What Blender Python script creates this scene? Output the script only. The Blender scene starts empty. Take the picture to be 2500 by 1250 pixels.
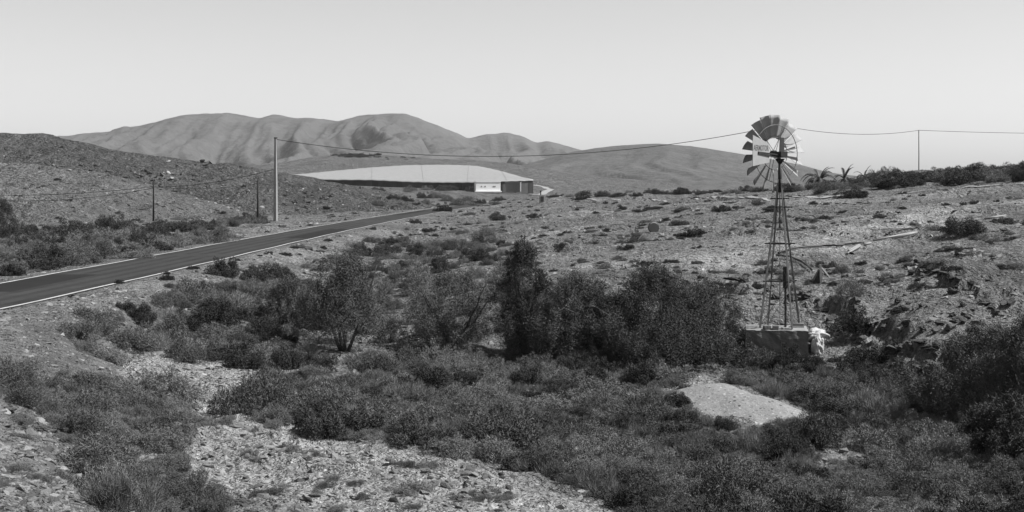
import bpy, bmesh, math, random
import numpy as np
from mathutils import Vector, Matrix

rng = np.random.default_rng(7)
random.seed(7)
S = bpy.context.scene
COL = S.collection

# ------------------------------------------------------------------ camera, sky, sun, exposure
F = 3434.0            # focal length in photo pixels (2500 wide), 40 degree view
HZ = 450.0            # eye level row in the photo
cam = bpy.data.cameras.new('camera'); cam.sensor_width = 36.0; cam.lens = 36.0 * F / 2500.0
cam.shift_y = -(625.0 - HZ) / 2500.0
cam.clip_start = 0.1; cam.clip_end = 30000
camo = bpy.data.objects.new('camera', cam); COL.objects.link(camo)
camo.location = (0, 0, 0); camo.rotation_euler = (math.radians(90), 0, 0)
S.camera = camo
SUN_AZ, SUN_EL = 96.0, 52.0       # degrees clockwise from the view direction, and above the horizon
w = bpy.data.worlds.new('World'); S.world = w; w.use_nodes = True
nt = w.node_tree; nt.nodes.clear()
sky = nt.nodes.new('ShaderNodeTexSky'); sky.sky_type = 'NISHITA'; sky.sun_disc = False
sky.sun_elevation = math.radians(SUN_EL); sky.sun_rotation = math.radians(SUN_AZ)
sky.air_density = 1.0; sky.dust_density = 1.0; sky.ozone_density = 1.0
bw = nt.nodes.new('ShaderNodeRGBToBW'); bg = nt.nodes.new('ShaderNodeBackground'); wo = nt.nodes.new('ShaderNodeOutputWorld')
bg.inputs['Strength'].default_value = 0.091
nt.links.new(sky.outputs[0], bw.inputs[0]); nt.links.new(bw.outputs[0], bg.inputs[0]); nt.links.new(bg.outputs[0], wo.inputs[0])
sl = bpy.data.lights.new('sun', 'SUN'); sl.energy = 5.0; sl.angle = math.radians(0.5); sl.color = (1, 1, 1)
so = bpy.data.objects.new('sun', sl); COL.objects.link(so)
_az, _el = math.radians(SUN_AZ), math.radians(SUN_EL)
so.rotation_euler = Vector((-math.sin(_az) * math.cos(_el), -math.cos(_az) * math.cos(_el), -math.sin(_el))).to_track_quat('-Z', 'Y').to_euler()
S.view_settings.view_transform = 'Standard'; S.view_settings.look = 'None'
S.view_settings.exposure = 0.78; S.view_settings.gamma = 1.0
S.render.engine = 'CYCLES'

# ------------------------------------------------------------------ helpers
def tag(o, label=None, cat=None, group=None, kind=None):
    if label: o['label'] = label
    if cat: o['category'] = cat
    if group: o['group'] = group
    if kind: o['kind'] = kind
    return o

def raw_mesh(name, v, f, smooth=False):
    v = np.asarray(v, dtype=np.float32); f = np.asarray(f, dtype=np.int32); k = f.shape[1]
    me = bpy.data.meshes.new(name)
    me.vertices.add(len(v)); me.vertices.foreach_set('co', v.ravel())
    me.loops.add(f.size); me.loops.foreach_set('vertex_index', f.ravel())
    me.polygons.add(len(f)); me.polygons.foreach_set('loop_start', np.arange(0, f.size, k, dtype=np.int32))
    me.polygons.foreach_set('use_smooth', np.full(len(f), smooth, dtype=bool))
    me.update(calc_edges=True); me.validate()
    return me

def link(name, me, mat=None, parent=None):
    o = bpy.data.objects.new(name, me); COL.objects.link(o)
    if mat is not None and me is not None and not me.materials: me.materials.append(mat)
    if parent is not None: o.parent = parent
    return o

def empty(name, loc, rz=0.0):
    o = bpy.data.objects.new(name, None); COL.objects.link(o); o.location = loc; o.rotation_euler = (0, 0, rz)
    o.empty_display_size = 0.2
    return o

class MB:
    def __init__(s): s.v = []; s.f = []
    def add(s, vs, fs):
        b = len(s.v); s.v += [tuple(p) for p in vs]; s.f += [tuple(i + b for i in q) for q in fs]; return s
    def box(s, c, d, rz=0.0, rx=0.0, ry=0.0):
        R = Matrix.Rotation(rz, 3, 'Z') @ Matrix.Rotation(ry, 3, 'Y') @ Matrix.Rotation(rx, 3, 'X')
        c = Vector(c); vs = []
        for sx in (-1, 1):
            for sy in (-1, 1):
                for sz in (-1, 1): vs.append(c + R @ Vector((sx * d[0] / 2, sy * d[1] / 2, sz * d[2] / 2)))
        return s.add(vs, [(0, 1, 3, 2), (4, 6, 7, 5), (0, 4, 5, 1), (2, 3, 7, 6), (0, 2, 6, 4), (1, 5, 7, 3)])
    def tube(s, pts, r, n=6, cap=True):
        pts = [Vector(p) for p in pts]
        rs = r if isinstance(r, (list, tuple)) else [r] * len(pts)
        vs = []; fs = []
        for i, p in enumerate(pts):
            a = pts[max(i - 1, 0)]; b = pts[min(i + 1, len(pts) - 1)]
            d = (b - a).normalized(); up = Vector((0, 0, 1)) if abs(d.z) < .9 else Vector((1, 0, 0))
            x = d.cross(up).normalized(); y = x.cross(d)
            for k in range(n):
                t = 2 * math.pi * k / n; vs.append(p + (x * math.cos(t) + y * math.sin(t)) * rs[i])
        for i in range(len(pts) - 1):
            for k in range(n): fs.append((i * n + k, i * n + (k + 1) % n, (i + 1) * n + (k + 1) % n, (i + 1) * n + k))
        if cap:
            fs.append(tuple(range(n - 1, -1, -1))); e = (len(pts) - 1) * n; fs.append(tuple(range(e, e + n)))
        return s.add(vs, fs)
    def bar(s, a, b, wd, th):      # rectangular bar from a to b
        a, b = Vector(a), Vector(b); d = (b - a).normalized(); up = Vector((0, 0, 1)) if abs(d.z) < .9 else Vector((1, 0, 0))
        x = d.cross(up).normalized(); y = x.cross(d); vs = []
        for p in (a, b):
            for sx, sy in ((-1, -1), (1, -1), (1, 1), (-1, 1)): vs.append(p + x * sx * wd / 2 + y * sy * th / 2)
        return s.add(vs, [(3, 2, 1, 0), (4, 5, 6, 7), (0, 1, 5, 4), (1, 2, 6, 5), (2, 3, 7, 6), (3, 0, 4, 7)])
    def mesh(s, name, smooth=False):
        me = bpy.data.meshes.new(name); me.from_pydata(s.v, [], s.f)
        bm = bmesh.new(); bm.from_mesh(me); bmesh.ops.recalc_face_normals(bm, faces=bm.faces); bm.to_mesh(me); bm.free()
        if smooth:
            for p in me.polygons: p.use_smooth = True
        return me
    def build(s, name, mat, parent=None, smooth=False): return link(name, s.mesh(name, smooth), mat, parent)

# numpy gradient noise
_perm = rng.permutation(256); _perm = np.concatenate([_perm, _perm, _perm])
_ang = rng.uniform(0, 2 * np.pi, 256); _gx, _gy = np.cos(_ang), np.sin(_ang)
def pn(x, y):
    x = np.asarray(x, float); y = np.asarray(y, float)
    xi = np.floor(x).astype(int); yi = np.floor(y).astype(int); xf = x - xi; yf = y - yi
    u = xf ** 3 * (xf * (xf * 6 - 15) + 10); v = yf ** 3 * (yf * (yf * 6 - 15) + 10)
    def g(i, j):
        h = _perm[(_perm[(xi + i) & 255] + yi + j) & 255]
        return _gx[h] * (xf - i) + _gy[h] * (yf - j)
    a = g(0, 0) + u * (g(1, 0) - g(0, 0)); b = g(0, 1) + u * (g(1, 1) - g(0, 1))
    return (a + v * (b - a)) * 1.5
def fbm(x, y, o=4, gain=.5):
    r = 0; a = 1
    for i in range(o): r = r + a * pn(x * 2 ** i + 17.3 * i, y * 2 ** i - 9.1 * i); a *= gain
    return r
def sstep(a, b, x):
    t = np.clip((x - a) / (b - a), 0, 1); return t * t * (3 - 2 * t)

# ------------------------------------------------------------------ materials (the photograph is monochrome: neutral greys)
ALB = .9      # overall reflectance trim
def mat(name, g, rough=.85, metal=0.0, var=0.0, vscale=3.0, bump=0.0, bscale=20.0, rand=0.0, spec=.3):
    g *= ALB; m = bpy.data.materials.new(name); m.use_nodes = True; n = m.node_tree; b = n.nodes['Principled BSDF']
    b.inputs['Base Color'].default_value = (g, g, g, 1); b.inputs['Roughness'].default_value = rough
    b.inputs['Metallic'].default_value = metal; b.inputs['Specular IOR Level'].default_value = spec
    tc = n.nodes.new('ShaderNodeTexCoord'); val = None
    def math_(op, a, bb):
        k = n.nodes.new('ShaderNodeMath'); k.operation = op
        for i, q in enumerate((a, bb)):
            if isinstance(q, (int, float)): k.inputs[i].default_value = q
            else: n.links.new(q, k.inputs[i])
        return k.outputs[0]
    val = g
    if var:
        t = n.nodes.new('ShaderNodeTexNoise'); t.inputs['Scale'].default_value = vscale; t.inputs['Detail'].default_value = 6; t.inputs['Roughness'].default_value = .65
        n.links.new(tc.outputs['Object'], t.inputs['Vector'])
        val = math_('MULTIPLY', val, math_('ADD', 1 - var, math_('MULTIPLY', t.outputs['Fac'], 2 * var)))
    if rand:
        oi = n.nodes.new('ShaderNodeObjectInfo')
        val = math_('MULTIPLY', val, math_('ADD', 1 - rand, math_('MULTIPLY', oi.outputs['Random'], 2 * rand)))
    if var or rand:
        cc = n.nodes.new('ShaderNodeCombineColor')
        for i in range(3): n.links.new(val, cc.inputs[i])
        n.links.new(cc.outputs[0], b.inputs['Base Color'])
    if bump:
        t = n.nodes.new('ShaderNodeTexNoise'); t.inputs['Scale'].default_value = bscale; t.inputs['Detail'].default_value = 5
        n.links.new(tc.outputs['Object'], t.inputs['Vector'])
        bp = n.nodes.new('ShaderNodeBump'); bp.inputs['Strength'].default_value = bump; bp.inputs['Distance'].default_value = .05
        n.links.new(t.outputs['Fac'], bp.inputs['Height']); n.links.new(bp.outputs[0], b.inputs['Normal'])
    return m

def earth(name, base, scales, contrast, stone_scale=None, stone=0.0, bump=.5, bdist=.1, attr=True):
    """stony soil: layered noise, a scatter of paler and darker stones, relief"""
    m = bpy.data.materials.new(name); m.use_nodes = True; n = m.node_tree; b = n.nodes['Principled BSDF']
    b.inputs['Roughness'].default_value = .95; b.inputs['Specular IOR Level'].default_value = .1
    tc = n.nodes.new('ShaderNodeTexCoord')
    def M(op, a, c):
        k = n.nodes.new('ShaderNodeMath'); k.operation = op
        for i, q in enumerate((a, c)):
            if isinstance(q, (int, float)): k.inputs[i].default_value = q
            else: n.links.new(q, k.inputs[i])
        return k.outputs[0]
    val = base * ALB; hs = 0.0
    for s, c in zip(scales, contrast):
        t = n.nodes.new('ShaderNodeTexNoise'); t.inputs['Scale'].default_value = s; t.inputs['Detail'].default_value = 8; t.inputs['Roughness'].default_value = .7
        n.links.new(tc.outputs['Object'], t.inputs['Vector'])
        d = M('SUBTRACT', t.outputs['Fac'], .5)
        val = M('MULTIPLY', val, M('MAXIMUM', M('ADD', 1.0, M('MULTIPLY', d, 2 * c)), .15))
        hs = M('ADD', hs, M('DIVIDE', d, s))
    if stone_scale:
        for sc, am in ((stone_scale, stone), (stone_scale * 2.7, stone * .8)):
            v = n.nodes.new('ShaderNodeTexVoronoi'); v.inputs['Scale'].default_value = sc; v.inputs['Randomness'].default_value = 1
            n.links.new(tc.outputs['Object'], v.inputs['Vector'])
            sx = n.nodes.new('ShaderNodeSeparateColor'); n.links.new(v.outputs['Color'], sx.inputs[0])
            on = M('GREATER_THAN', sx.outputs[0], .55)
            body = M('MULTIPLY', on, M('LESS_THAN', v.outputs['Distance'], M('ADD', .2, M('MULTIPLY', sx.outputs[2], .25))))
            k = M('SUBTRACT', sx.outputs[1], .5)
            val = M('MULTIPLY', val, M('ADD', 1.0, M('MULTIPLY', body, M('MULTIPLY', k, 2 * am))))
            hs = M('ADD', hs, M('MULTIPLY', M('DIVIDE', .5, sc), M('MULTIPLY', on, M('SUBTRACT', .5, v.outputs['Distance']))))
    if attr:
        a = n.nodes.new('ShaderNodeAttribute'); a.attribute_name = 'tone'
        val = M('MULTIPLY', val, a.outputs['Fac'])
    cc = n.nodes.new('ShaderNodeCombineColor')
    for i in range(3): n.links.new(val, cc.inputs[i])
    n.links.new(cc.outputs[0], b.inputs['Base Color'])
    bp = n.nodes.new('ShaderNodeBump'); bp.inputs['Strength'].default_value = bump; bp.inputs['Distance'].default_value = bdist / .1
    n.links.new(hs, bp.inputs['Height']); n.links.new(bp.outputs[0], b.inputs['Normal'])
    return m

M_ground = earth('stony_soil', .197, (.09, .7, 5.0), (.45, .6, .9), 5.0, .95, .9, .14)
M_hill = earth('hill_soil', .15, (.03, .25, 1.8), (.4, .6, 1.1), 1.3, .95, .9, .5, attr=False)
M_spur = earth('spur_soil', .18, (.03, .25, 1.8), (.35, .5, .9), 1.4, .9, .8, .4, attr=False)
M_mount = earth('mountain_soil', .082, (.003, .02, .1), (.4, .4, .5), None, 0, .25, .6, attr=False)
M_asph = mat('asphalt', .033, .95, spec=.03, var=.5, vscale=.35, bump=.2, bscale=60)
M_line = mat('road_paint', .36, .8, var=.7, vscale=2.2)
M_path = mat('pale_dust', .22, .95, var=.2, vscale=.4)
M_rock = mat('rock', .145, .9, var=.45, vscale=2.5, bump=.6, bscale=6, rand=.6)
M_rockdark = mat('dark_rock', .055, .9, var=.5, vscale=2.5, bump=.8, bscale=5, rand=.35)
M_leaf = mat('scrub_leaf', .122, .8, var=.6, vscale=2.6, rand=.42, spec=.15)
M_leafdark = mat('dark_leaf', .05, .8, var=.6, vscale=2.6, rand=.35, spec=.15)
M_leafpale = mat('dry_twigs', .14, .85, rand=.3, spec=.1)
M_tamar = mat('tamarisk_leaf', .07, .8, var=.75, vscale=1.6, rand=.3, spec=.15)
M_bark = mat('bark', .07, .9, var=.35, vscale=8, bump=.4, bscale=30)
M_palm = mat('palm_leaf', .038, .6, rand=.3)
M_palmdry = mat('dry_palm_leaf', .2, .8, rand=.25)
M_galv = mat('galvanised_steel', .27, .6, spec=.2, metal=.0, var=.3, vscale=5, bump=.1, bscale=14)
M_steel = mat('weathered_steel', .13, .6, metal=.3, var=.4, vscale=6)
M_legs = mat('tower_steel', .2, .55, metal=.3, var=.45, vscale=5)
M_dark = mat('oiled_iron', .03, .6, metal=.3, var=.4, vscale=6)
M_vane = mat('painted_vane', .27, .6, var=.22, vscale=4)
M_ink = mat('vane_lettering', .07, .7, var=.5, vscale=12)
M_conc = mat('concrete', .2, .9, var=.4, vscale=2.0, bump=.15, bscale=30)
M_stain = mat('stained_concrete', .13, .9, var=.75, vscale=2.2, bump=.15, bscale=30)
M_concdark = mat('stained_block', .12, .9, var=.4, vscale=4, bump=.4, bscale=14)
M_tarp = mat('white_plastic', .4, .6, var=.3, vscale=4, bump=.9, bscale=9)
M_pipe = mat('pale_pipe', .22, .5, var=.2, vscale=3)
M_hose = mat('black_hose', .02, .5)
M_wood = mat('grey_wood', .26, .85, var=.35, vscale=6, rand=.3)
M_pole = mat('dark_pole', .012, .85, var=.3, vscale=4)
M_cpole = mat('concrete_pole', .24, .85, var=.25, vscale=1.5)
M_wire = mat('wire', .012, .6)
M_net = mat('shade_net', .215, .9, var=.45, vscale=.5, bump=.3, bscale=1.0)
M_netwall = mat('net_wall', .04, .9, var=.5, vscale=.5, rand=.5)
M_white = mat('white_wall', .75, .8, var=.08, vscale=.5)
M_shed = mat('shed_wall', .12, .8, var=.4, vscale=.8)

# ------------------------------------------------------------------ terrain: heights from control points (photo x, photo y, distance in metres)
CP = [
 (0,1250,21),(150,1250,22.5),(300,1250,24.5),(600,1250,27.5),(900,1250,27.5),(1250,1250,27),(1600,1250,28.5),(1900,1250,29.5),(2500,1250,30),
 (0,1100,26.5),(150,1100,29),(300,1100,31.5),(600,1100,34),(900,1100,34.5),(1250,1100,35.5),(1600,1100,36),(1900,1100,36.5),(2500,1100,36),
 (0,950,33),(150,950,37),(300,950,41),(600,950,43.8),(900,950,44.5),(1250,950,45.2),(1600,950,45.5),(1900,950,46.2),(2150,950,46),(2300,960,44.5),(2500,1000,41.5),
 (0,850,39),(120,850,41.5),(250,850,46),(450,850,51),(800,850,54.5),(1250,850,56),(1700,850,56.5),(1850,850,56),(2000,850,54.5),(2150,860,53),
 (2200,820,52),(2300,800,49.5),(2400,800,48.5),(2500,790,47.5),(2100,800,55.5),(2100,740,58.5),
 (0,775,46),(200,725,54),(400,678,67),(600,632,85),(800,592,110),(980,556,150),
 (300,770,52),(600,700,69),(600,800,57.5),(800,680,79),(450,760,57.5),
 (1000,800,59),(1000,700,74),(1000,620,104),(1000,580,135),
 (1250,800,60),(1250,700,70),(1250,600,99),(1250,545,140),(1250,505,225),
 (1500,800,58.5),(1500,700,65.5),(1500,600,90),(1500,530,132),(1500,488,210),(1500,470,265),
 (1700,760,60),(1700,700,64),(1700,600,83),(1700,530,115),(1700,487,175),(1700,465,230),
 (1900,800,57),(1900,720,62),(1900,600,78),(1900,540,98),(1900,483,150),(1900,462,175),
 (2200,700,59),(2200,600,74),(2200,540,90),(2200,480,128),(2200,450,155),(2200,425,172),
 (2500,720,54),(2500,600,67),(2500,520,86),(2500,450,130),(2500,418,158),
 (1350,480,270),
]
P = [((px - 1250) / F, math.log(d), -(py - HZ) / F * d) for px, py, d in CP]
def cw(u, y, z): P.append((u, math.log(y), z))      # control point: lateral slope, distance, height
for u in (-1.2, -.6, -.2, .2, .6, 1.2):
    cw(u, 3.0, -1.75); cw(u, 6.5, -2.3); cw(u, 12, -4.0)
for u in (-1.2, -.65): cw(u, 20, -3.9); cw(u, 33, -4.1); cw(u, 55, -4.3); cw(u, 120, -4.5); cw(u, 220, -4.9)
for u in (.65, 1.2): cw(u, 20, -5.2); cw(u, 33, -5.6); cw(u, 48, -4.4); cw(u, 75, -2.0); cw(u, 130, 1.0); cw(u, 170, 3.0); cw(u, 250, 1)
for u, y, z in ((-.36,60,-4.35),(-.36,100,-4.5),(-.36,160,-4.9),(-.2,100,-4.35),(-.2,160,-4.6),(-.1,220,-5.2),(-.36,230,-5.2),(-.1,320,-5.8),(-.3,320,-6),
                (0,320,-4.8),(.02,400,-4.7),(.1,330,-4.6),(.18,300,-4.5),(.28,240,-2.5),(.37,240,0.2),(.1,420,-6),(.25,400,-6.5),(.4,400,-5),(-.15,420,-6.2),(-.36,420,-6.5),
                (.13,215,-1.9),(.19,195,-.8)): cw(u, y, z)
for u in (-1.2, -.5, 0, .5, 1.2): cw(u, 650, -7); cw(u, 2000, -8); cw(u, 9000, -10)
P = np.array(P); KU = 2.2
pc = np.stack([P[:, 0] * KU, P[:, 1]], 1)
def tps(r2): return np.where(r2 > 1e-12, .5 * r2 * np.log(np.maximum(r2, 1e-12)), 0)
n_ = len(pc); A = np.zeros((n_ + 3, n_ + 3))
r2 = ((pc[:, None] - pc[None]) ** 2).sum(-1)
A[:n_, :n_] = tps(r2) + np.eye(n_) * 4e-4
A[:n_, n_] = 1; A[:n_, n_ + 1:] = pc; A[n_, :n_] = 1; A[n_ + 1:, :n_] = pc.T
sol = np.linalg.solve(A, np.concatenate([P[:, 2], np.zeros(3)]))

def poly_dist(X, Y, pts):
    """distance to a polyline in plan"""
    best = np.full(X.shape, 1e9)
    for (ax, ay), (bx, by) in zip(pts[:-1], pts[1:]):
        dx, dy = bx - ax, by - ay; L = dx * dx + dy * dy
        t = np.clip(((X - ax) * dx + (Y - ay) * dy) / L, 0, 1)
        best = np.minimum(best, np.hypot(X - ax - t * dx, Y - ay - t * dy))
    return best

# road centre line in plan (X, Y) and its level
RC = np.array([(-24.5,18),(-22.6,28),(-21.0,38),(-20.1,50),(-19.7,62),(-19.2,80),(-18.8,100),(-18.0,128),(-16.6,165),(-14.6,202),(-11.6,250),(-5.5,310),(4,365),(22,420),(55,480),(110,540)], float)
def smooth_curve(pts, n):
    pts = np.asarray(pts, float); t = np.concatenate([[0], np.cumsum(np.hypot(*np.diff(pts[:, :2], axis=0).T))])
    tt = np.linspace(0, t[-1], n); out = np.stack([np.interp(tt, t, pts[:, k]) for k in range(pts.shape[1])], 1)
    for _ in range(6): out[1:-1] = .25 * out[:-2] + .5 * out[1:-1] + .25 * out[2:]
    return out
ROAD = smooth_curve(RC, 260)
def road_z(y): return -4.3 + .25 * sstep(200, 420, y)
ROADW = 5.5

us = np.concatenate([np.linspace(-1.3, -.46, 60, endpoint=False), np.linspace(-.46, .46, 400), np.linspace(.46, 1.3, 61)[1:]])
vs_ = np.concatenate([np.linspace(math.log(3), math.log(18), 90, endpoint=False), np.linspace(math.log(18), math.log(420), 720, endpoint=False), np.linspace(math.log(420), math.log(12000), 120)])
U, V = np.meshgrid(us, vs_); Yg = np.exp(V); Xg = U * Yg
q = np.stack([U.ravel() * KU, V.ravel()], 1); Zb = np.empty(len(q))
for i in range(0, len(q), 20000):
    b = q[i:i + 20000]; d2 = ((b[:, None] - pc[None]) ** 2).sum(-1)
    Zb[i:i + 20000] = tps(d2) @ sol[:n_] + sol[n_] + b @ sol[n_ + 1:]
Zg = Zb.reshape(U.shape)
fade = np.exp(-np.maximum(Yg - 260, 0) / 300)
rough = .35 + .65 * np.clip(fbm(Xg / 14 + 3, Yg / 14, 3) * .9 + .45, 0, 1)
rd = poly_dist(Xg, Yg, [tuple(p) for p in ROAD[::4]])
nz = .30 * fbm(Xg / 11, Yg / 11, 3) + rough * (.16 * fbm(Xg / 2.6, Yg / 2.6, 4, .6))
# broken banks: small steps of rock on the slopes
st = fbm(Xg / 6 + 40, Yg / 9, 3); nz += .28 * sstep(.25, .34, st) * rough * sstep(52, 60, Yg)
nz *= sstep(3.2, 7.0, rd) * fade
Zg = Zg + nz
def tps_z(x, y):
    b = np.array([[x / y * KU, math.log(y)]]); return float(tps(((b[:, None] - pc[None]) ** 2).sum(-1)) @ sol[:n_] + sol[n_] + b[0] @ sol[n_ + 1:])
def smooth_at(px_, py_):
    u = (px_ - 1250) / F; s_ = -(py_ - HZ) / F
    for d in np.exp(np.linspace(math.log(18), math.log(300), 500)):
        if tps_z(u * d, d) >= s_ * d: return (u * d, d)
    return (u * d, d)
def cut_bank(pts, hi, lo, reach, drop_reach, warp=.5):
    global Zg
    w_ = [smooth_at(*q) for q in pts]; Xw = Xg + warp * fbm(Xg / 1.7, Yg / 1.7, 3); Yw = Yg + warp * fbm(Xg / 1.7 + 31, Yg / 1.7, 3)
    best = np.full(Xg.shape, 1e9); sg = np.ones(Xg.shape); endk = np.ones(Xg.shape)
    for i, ((ax, ay), (bx, by)) in enumerate(zip(w_[:-1], w_[1:])):
        dx, dy = bx - ax, by - ay; L = dx * dx + dy * dy; traw = ((Xw - ax) * dx + (Yw - ay) * dy) / L; t = np.clip(traw, 0, 1)
        dd = np.hypot(Xw - ax - t * dx, Yw - ay - t * dy); k = dd < best; best = np.where(k, dd, best); sg = np.where(k, np.sign(dx * (Yw - ay) - dy * (Xw - ax)), sg)
        f_ = (i + t) / (len(w_) - 1); endk = np.where(k, sstep(0, .12, f_) * sstep(1, .88, f_), endk)
    sd_ = best * sg; mod = endk * (.65 + .5 * fbm(Xg / 3, Yg / 3, 2))
    Zg = Zg + mod * (hi * sstep(-.22, .22, sd_) * np.exp(-np.maximum(sd_, 0) / reach) - lo * sstep(.22, -.22, sd_) * np.exp(-np.maximum(-sd_, 0) / drop_reach))
cut_bank([(1985,740),(2060,775),(2120,812),(2190,850),(2250,880),(2310,920),(2400,965),(2520,1000)], .6, .35, 3.0, 2.0, .9)
cut_bank([(2215,662),(2270,695),(2340,716),(2410,700)], .55, .3, 3.0, 1.5)
cut_bank([(1690,676),(1740,692),(1800,714),(1850,722)], .35, .25, 2.5, 1.2)
cut_bank([(1340,608),(1400,618),(1450,612)], .45, .25, 3.0, 1.5)
cut_bank([(2390,735),(2440,755),(2520,740)], .4, .2, 2.5, 1.2)
cut_bank([(1400,695),(1460,708),(1500,705)], .3, .2, 2.5, 1.2)
cut_bank([(170,812),(230,850),(300,892),(360,935)], .3, .2, 3.0, 1.2)
for (ax_, ay_), (bx_, by_), hh in (((1705,960),(1880,1000),.3),):
    p0, p1 = smooth_at(ax_, ay_), smooth_at(bx_, by_); Zg = Zg + hh * sstep(2.2, .2, poly_dist(Xg, Yg, [p0, p1]))
kr = sstep(7.0, 3.3, rd); Zr = road_z(Yg) - .018
Zg = Zg * (1 - kr) + Zr * kr

def Hg(X, Y):
    X = np.asarray(X, float); Y = np.maximum(np.asarray(Y, float), 3.01)
    u = np.clip(X / Y, us[0] + 1e-6, us[-1] - 1e-6); v = np.clip(np.log(Y), vs_[0], vs_[-1] - 1e-6)
    i = np.clip(np.searchsorted(vs_, v, side='right') - 1, 0, len(vs_) - 2); j = np.clip(np.searchsorted(us, u, side='right') - 1, 0, len(us) - 2)
    a = (v - vs_[i]) / (vs_[i + 1] - vs_[i]); b = (u - us[j]) / (us[j + 1] - us[j])
    return (1 - a) * ((1 - b) * Zg[i, j] + b * Zg[i, j + 1]) + a * ((1 - b) * Zg[i + 1, j] + b * Zg[i + 1, j + 1])

# ------------------------------------------------------------------ hills: crest outline at a distance, real depth in front and behind
class Hill:
    def __init__(s, crest, D, front, back, zf, lam, amp, kk, detail, seed, pw=1.25):
        s.D, s.front, s.back, s.zf, s.lam, s.amp, s.kk, s.detail, s.seed, s.pw = D, front, back, zf, lam, amp, kk, detail, seed, pw
        c = np.array(crest, float); s.cx = (c[:, 0] - 1250) / F * D; s.cz = -(c[:, 1] - HZ) / F * D
        xx = np.linspace(s.cx[0], s.cx[-1], 600); zz = np.interp(xx, s.cx, s.cz)
        for _ in range(1): zz[1:-1] = .25 * zz[:-2] + .5 * zz[1:-1] + .25 * zz[2:]
        s.xx, s.zz = xx, zz
    def h(s, X, Y):
        X = np.asarray(X, float); Y = np.asarray(Y, float)
        # the crest line bends a little in plan
        Dc = s.D + (s.D - s.front) * .10 * pn(X / (s.lam * 2.3) + s.seed, X * 0 + s.seed * 3.3)
        t = np.where(Y < Dc, (Y - s.front) / np.maximum(Dc - s.front, 1), 1 - (Y - Dc) / (s.back - s.D))
        t = np.clip(t, -.2, 1)
        wx = X * s.D / np.clip(Y, s.D * .55, s.D * 1.4) * .35 + X * .65
        wx = wx + (1 - t) * s.lam * .5 * pn(X / s.lam / 1.5 + 5 + s.seed, Y / s.lam / 1.5)
        cz = np.interp(wx, s.xx, s.zz, left=s.zf - 5, right=s.zf - 5)
        k = s.pw * np.exp(s.kk * (pn(wx / s.lam + s.seed, t * .8 + s.seed) + .5 * pn(wx / s.lam * 2.3 + s.seed * 2, t * 1.3)))
        tt = np.clip(t, 0, 1); p = tt ** k; p = p * (1 - .12 * np.sin(np.pi * tt) ** 2 * 0)
        z = s.zf + (cz - s.zf) * p + np.minimum(t, 0) * 15
        rg = 1 - np.abs(fbm(wx / s.lam * 1.7 + s.seed, Y / s.lam * .16, 3)) * 1.6
        rg2 = 1 - np.abs(fbm(wx / s.lam * 5.3 + s.seed * 2, Y / s.lam * .4, 3)) * 1.6
        z = z + s.amp * ((rg - .55) + .38 * (rg2 - .55)) * np.sin(np.pi * tt) ** .8
        z = z + s.detail * fbm(X / (s.lam * .22), Y / (s.lam * .22), 4, .55) * (.35 + .65 * np.sin(np.pi * np.clip(tt, .0, .96)))
        return z
    def mesh(s, name, nx, ny, mat_, label):
        x0, x1 = s.xx[0], s.xx[-1]
        xs = np.linspace(x0, x1, nx); ys = np.linspace(s.front - (s.D - s.front) * .1, s.back, ny)
        X, Y = np.meshgrid(xs, ys); Z = s.h(X, Y)
        # sink the rim of the sheet under the ground
        rim = np.minimum(sstep(0, .02, (X - x0) / (x1 - x0)), sstep(0, .02, (x1 - X) / (x1 - x0))); Z = Z * rim + (s.zf - 12) * (1 - rim)
        o = grid_obj(name, X, Y, Z, mat_); tag(o, label, 'hill', kind='structure'); s.obj = o; return o

def grid_obj(name, X, Y, Z, mat_, tone=None):
    r, c = X.shape; idx = np.arange(r * c).reshape(r, c)
    f = np.stack([idx[:-1, :-1].ravel(), idx[:-1, 1:].ravel(), idx[1:, 1:].ravel(), idx[1:, :-1].ravel()], 1)
    me = raw_mesh(name, np.stack([X.ravel(), Y.ravel(), Z.ravel()], 1), f, True)
    if tone is not None:
        a = me.attributes.new('tone', 'FLOAT', 'POINT'); a.data.foreach_set('value', tone.ravel().astype(np.float32))
    return link(name, me, mat_)

hillA = Hill([(-500,372),(-200,382),(0,396),(110,402),(250,425),(380,458),(520,500),(640,531),(760,560),(900,590)], 232, 165, 300, -6.2, 34, .9, .35, .5, 2.2, 1.1)
hillB = Hill([(-600,340),(-200,326),(0,322),(100,325),(150,335),(220,352),(300,370),(400,385),(560,400),(640,412),(700,424),(740,431),(785,439.5),(830,448),(880,457),(960,472),(1060,500),(1200,530)], 335, 240, 430, -7.0, 40, 1.2, .4, .8, 5.1, 1.0)
hillR = Hill([(250,445),(450,420),(560,408),(640,400),(700,394),(760,382),(820,378),(880,376),(960,379),(1050,386),(1150,390),(1240,397),(1300,408),(1400,424),(1500,436),(1650,446),(1800,452),(2000,460)], 860, 430, 1100, -7.0, 220, .5, .15, .5, 8.3, 1.25)
hillC = Hill([(800,475),(1000,455),(1150,432),(1250,410),(1340,386),(1400,370),(1450,362),(1520,355),(1600,352),(1680,358),(1760,370),(1860,386),(1950,402),(2020,420),(2150,440),(2300,450),(2600,455)], 1250, 560, 1700, -9.0, 150, 3.6, .32, .5, 3.7, 1.5)
mount = Hill([(-900,400),(-500,365),(-200,350),(0,345),(150,333),(250,322),(350,308),(420,290),(470,280),(560,277),(600,283),(640,290),(665,280),(690,282),(720,290),(760,288),(830,296),(870,283),(910,279),(960,274),(990,276),(1020,285),(1080,310),(1140,333),(1190,325),(1230,320),(1270,328),(1310,345),(1340,341),(1370,348),(1420,365),(1520,385),(1700,410),(1900,440)], 3200, 1500, 4200, -12, 330, 34, .55, 5.0, 6.4, 1.45)
HILLS = [hillA, hillB, hillR, hillC, mount]
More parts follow.
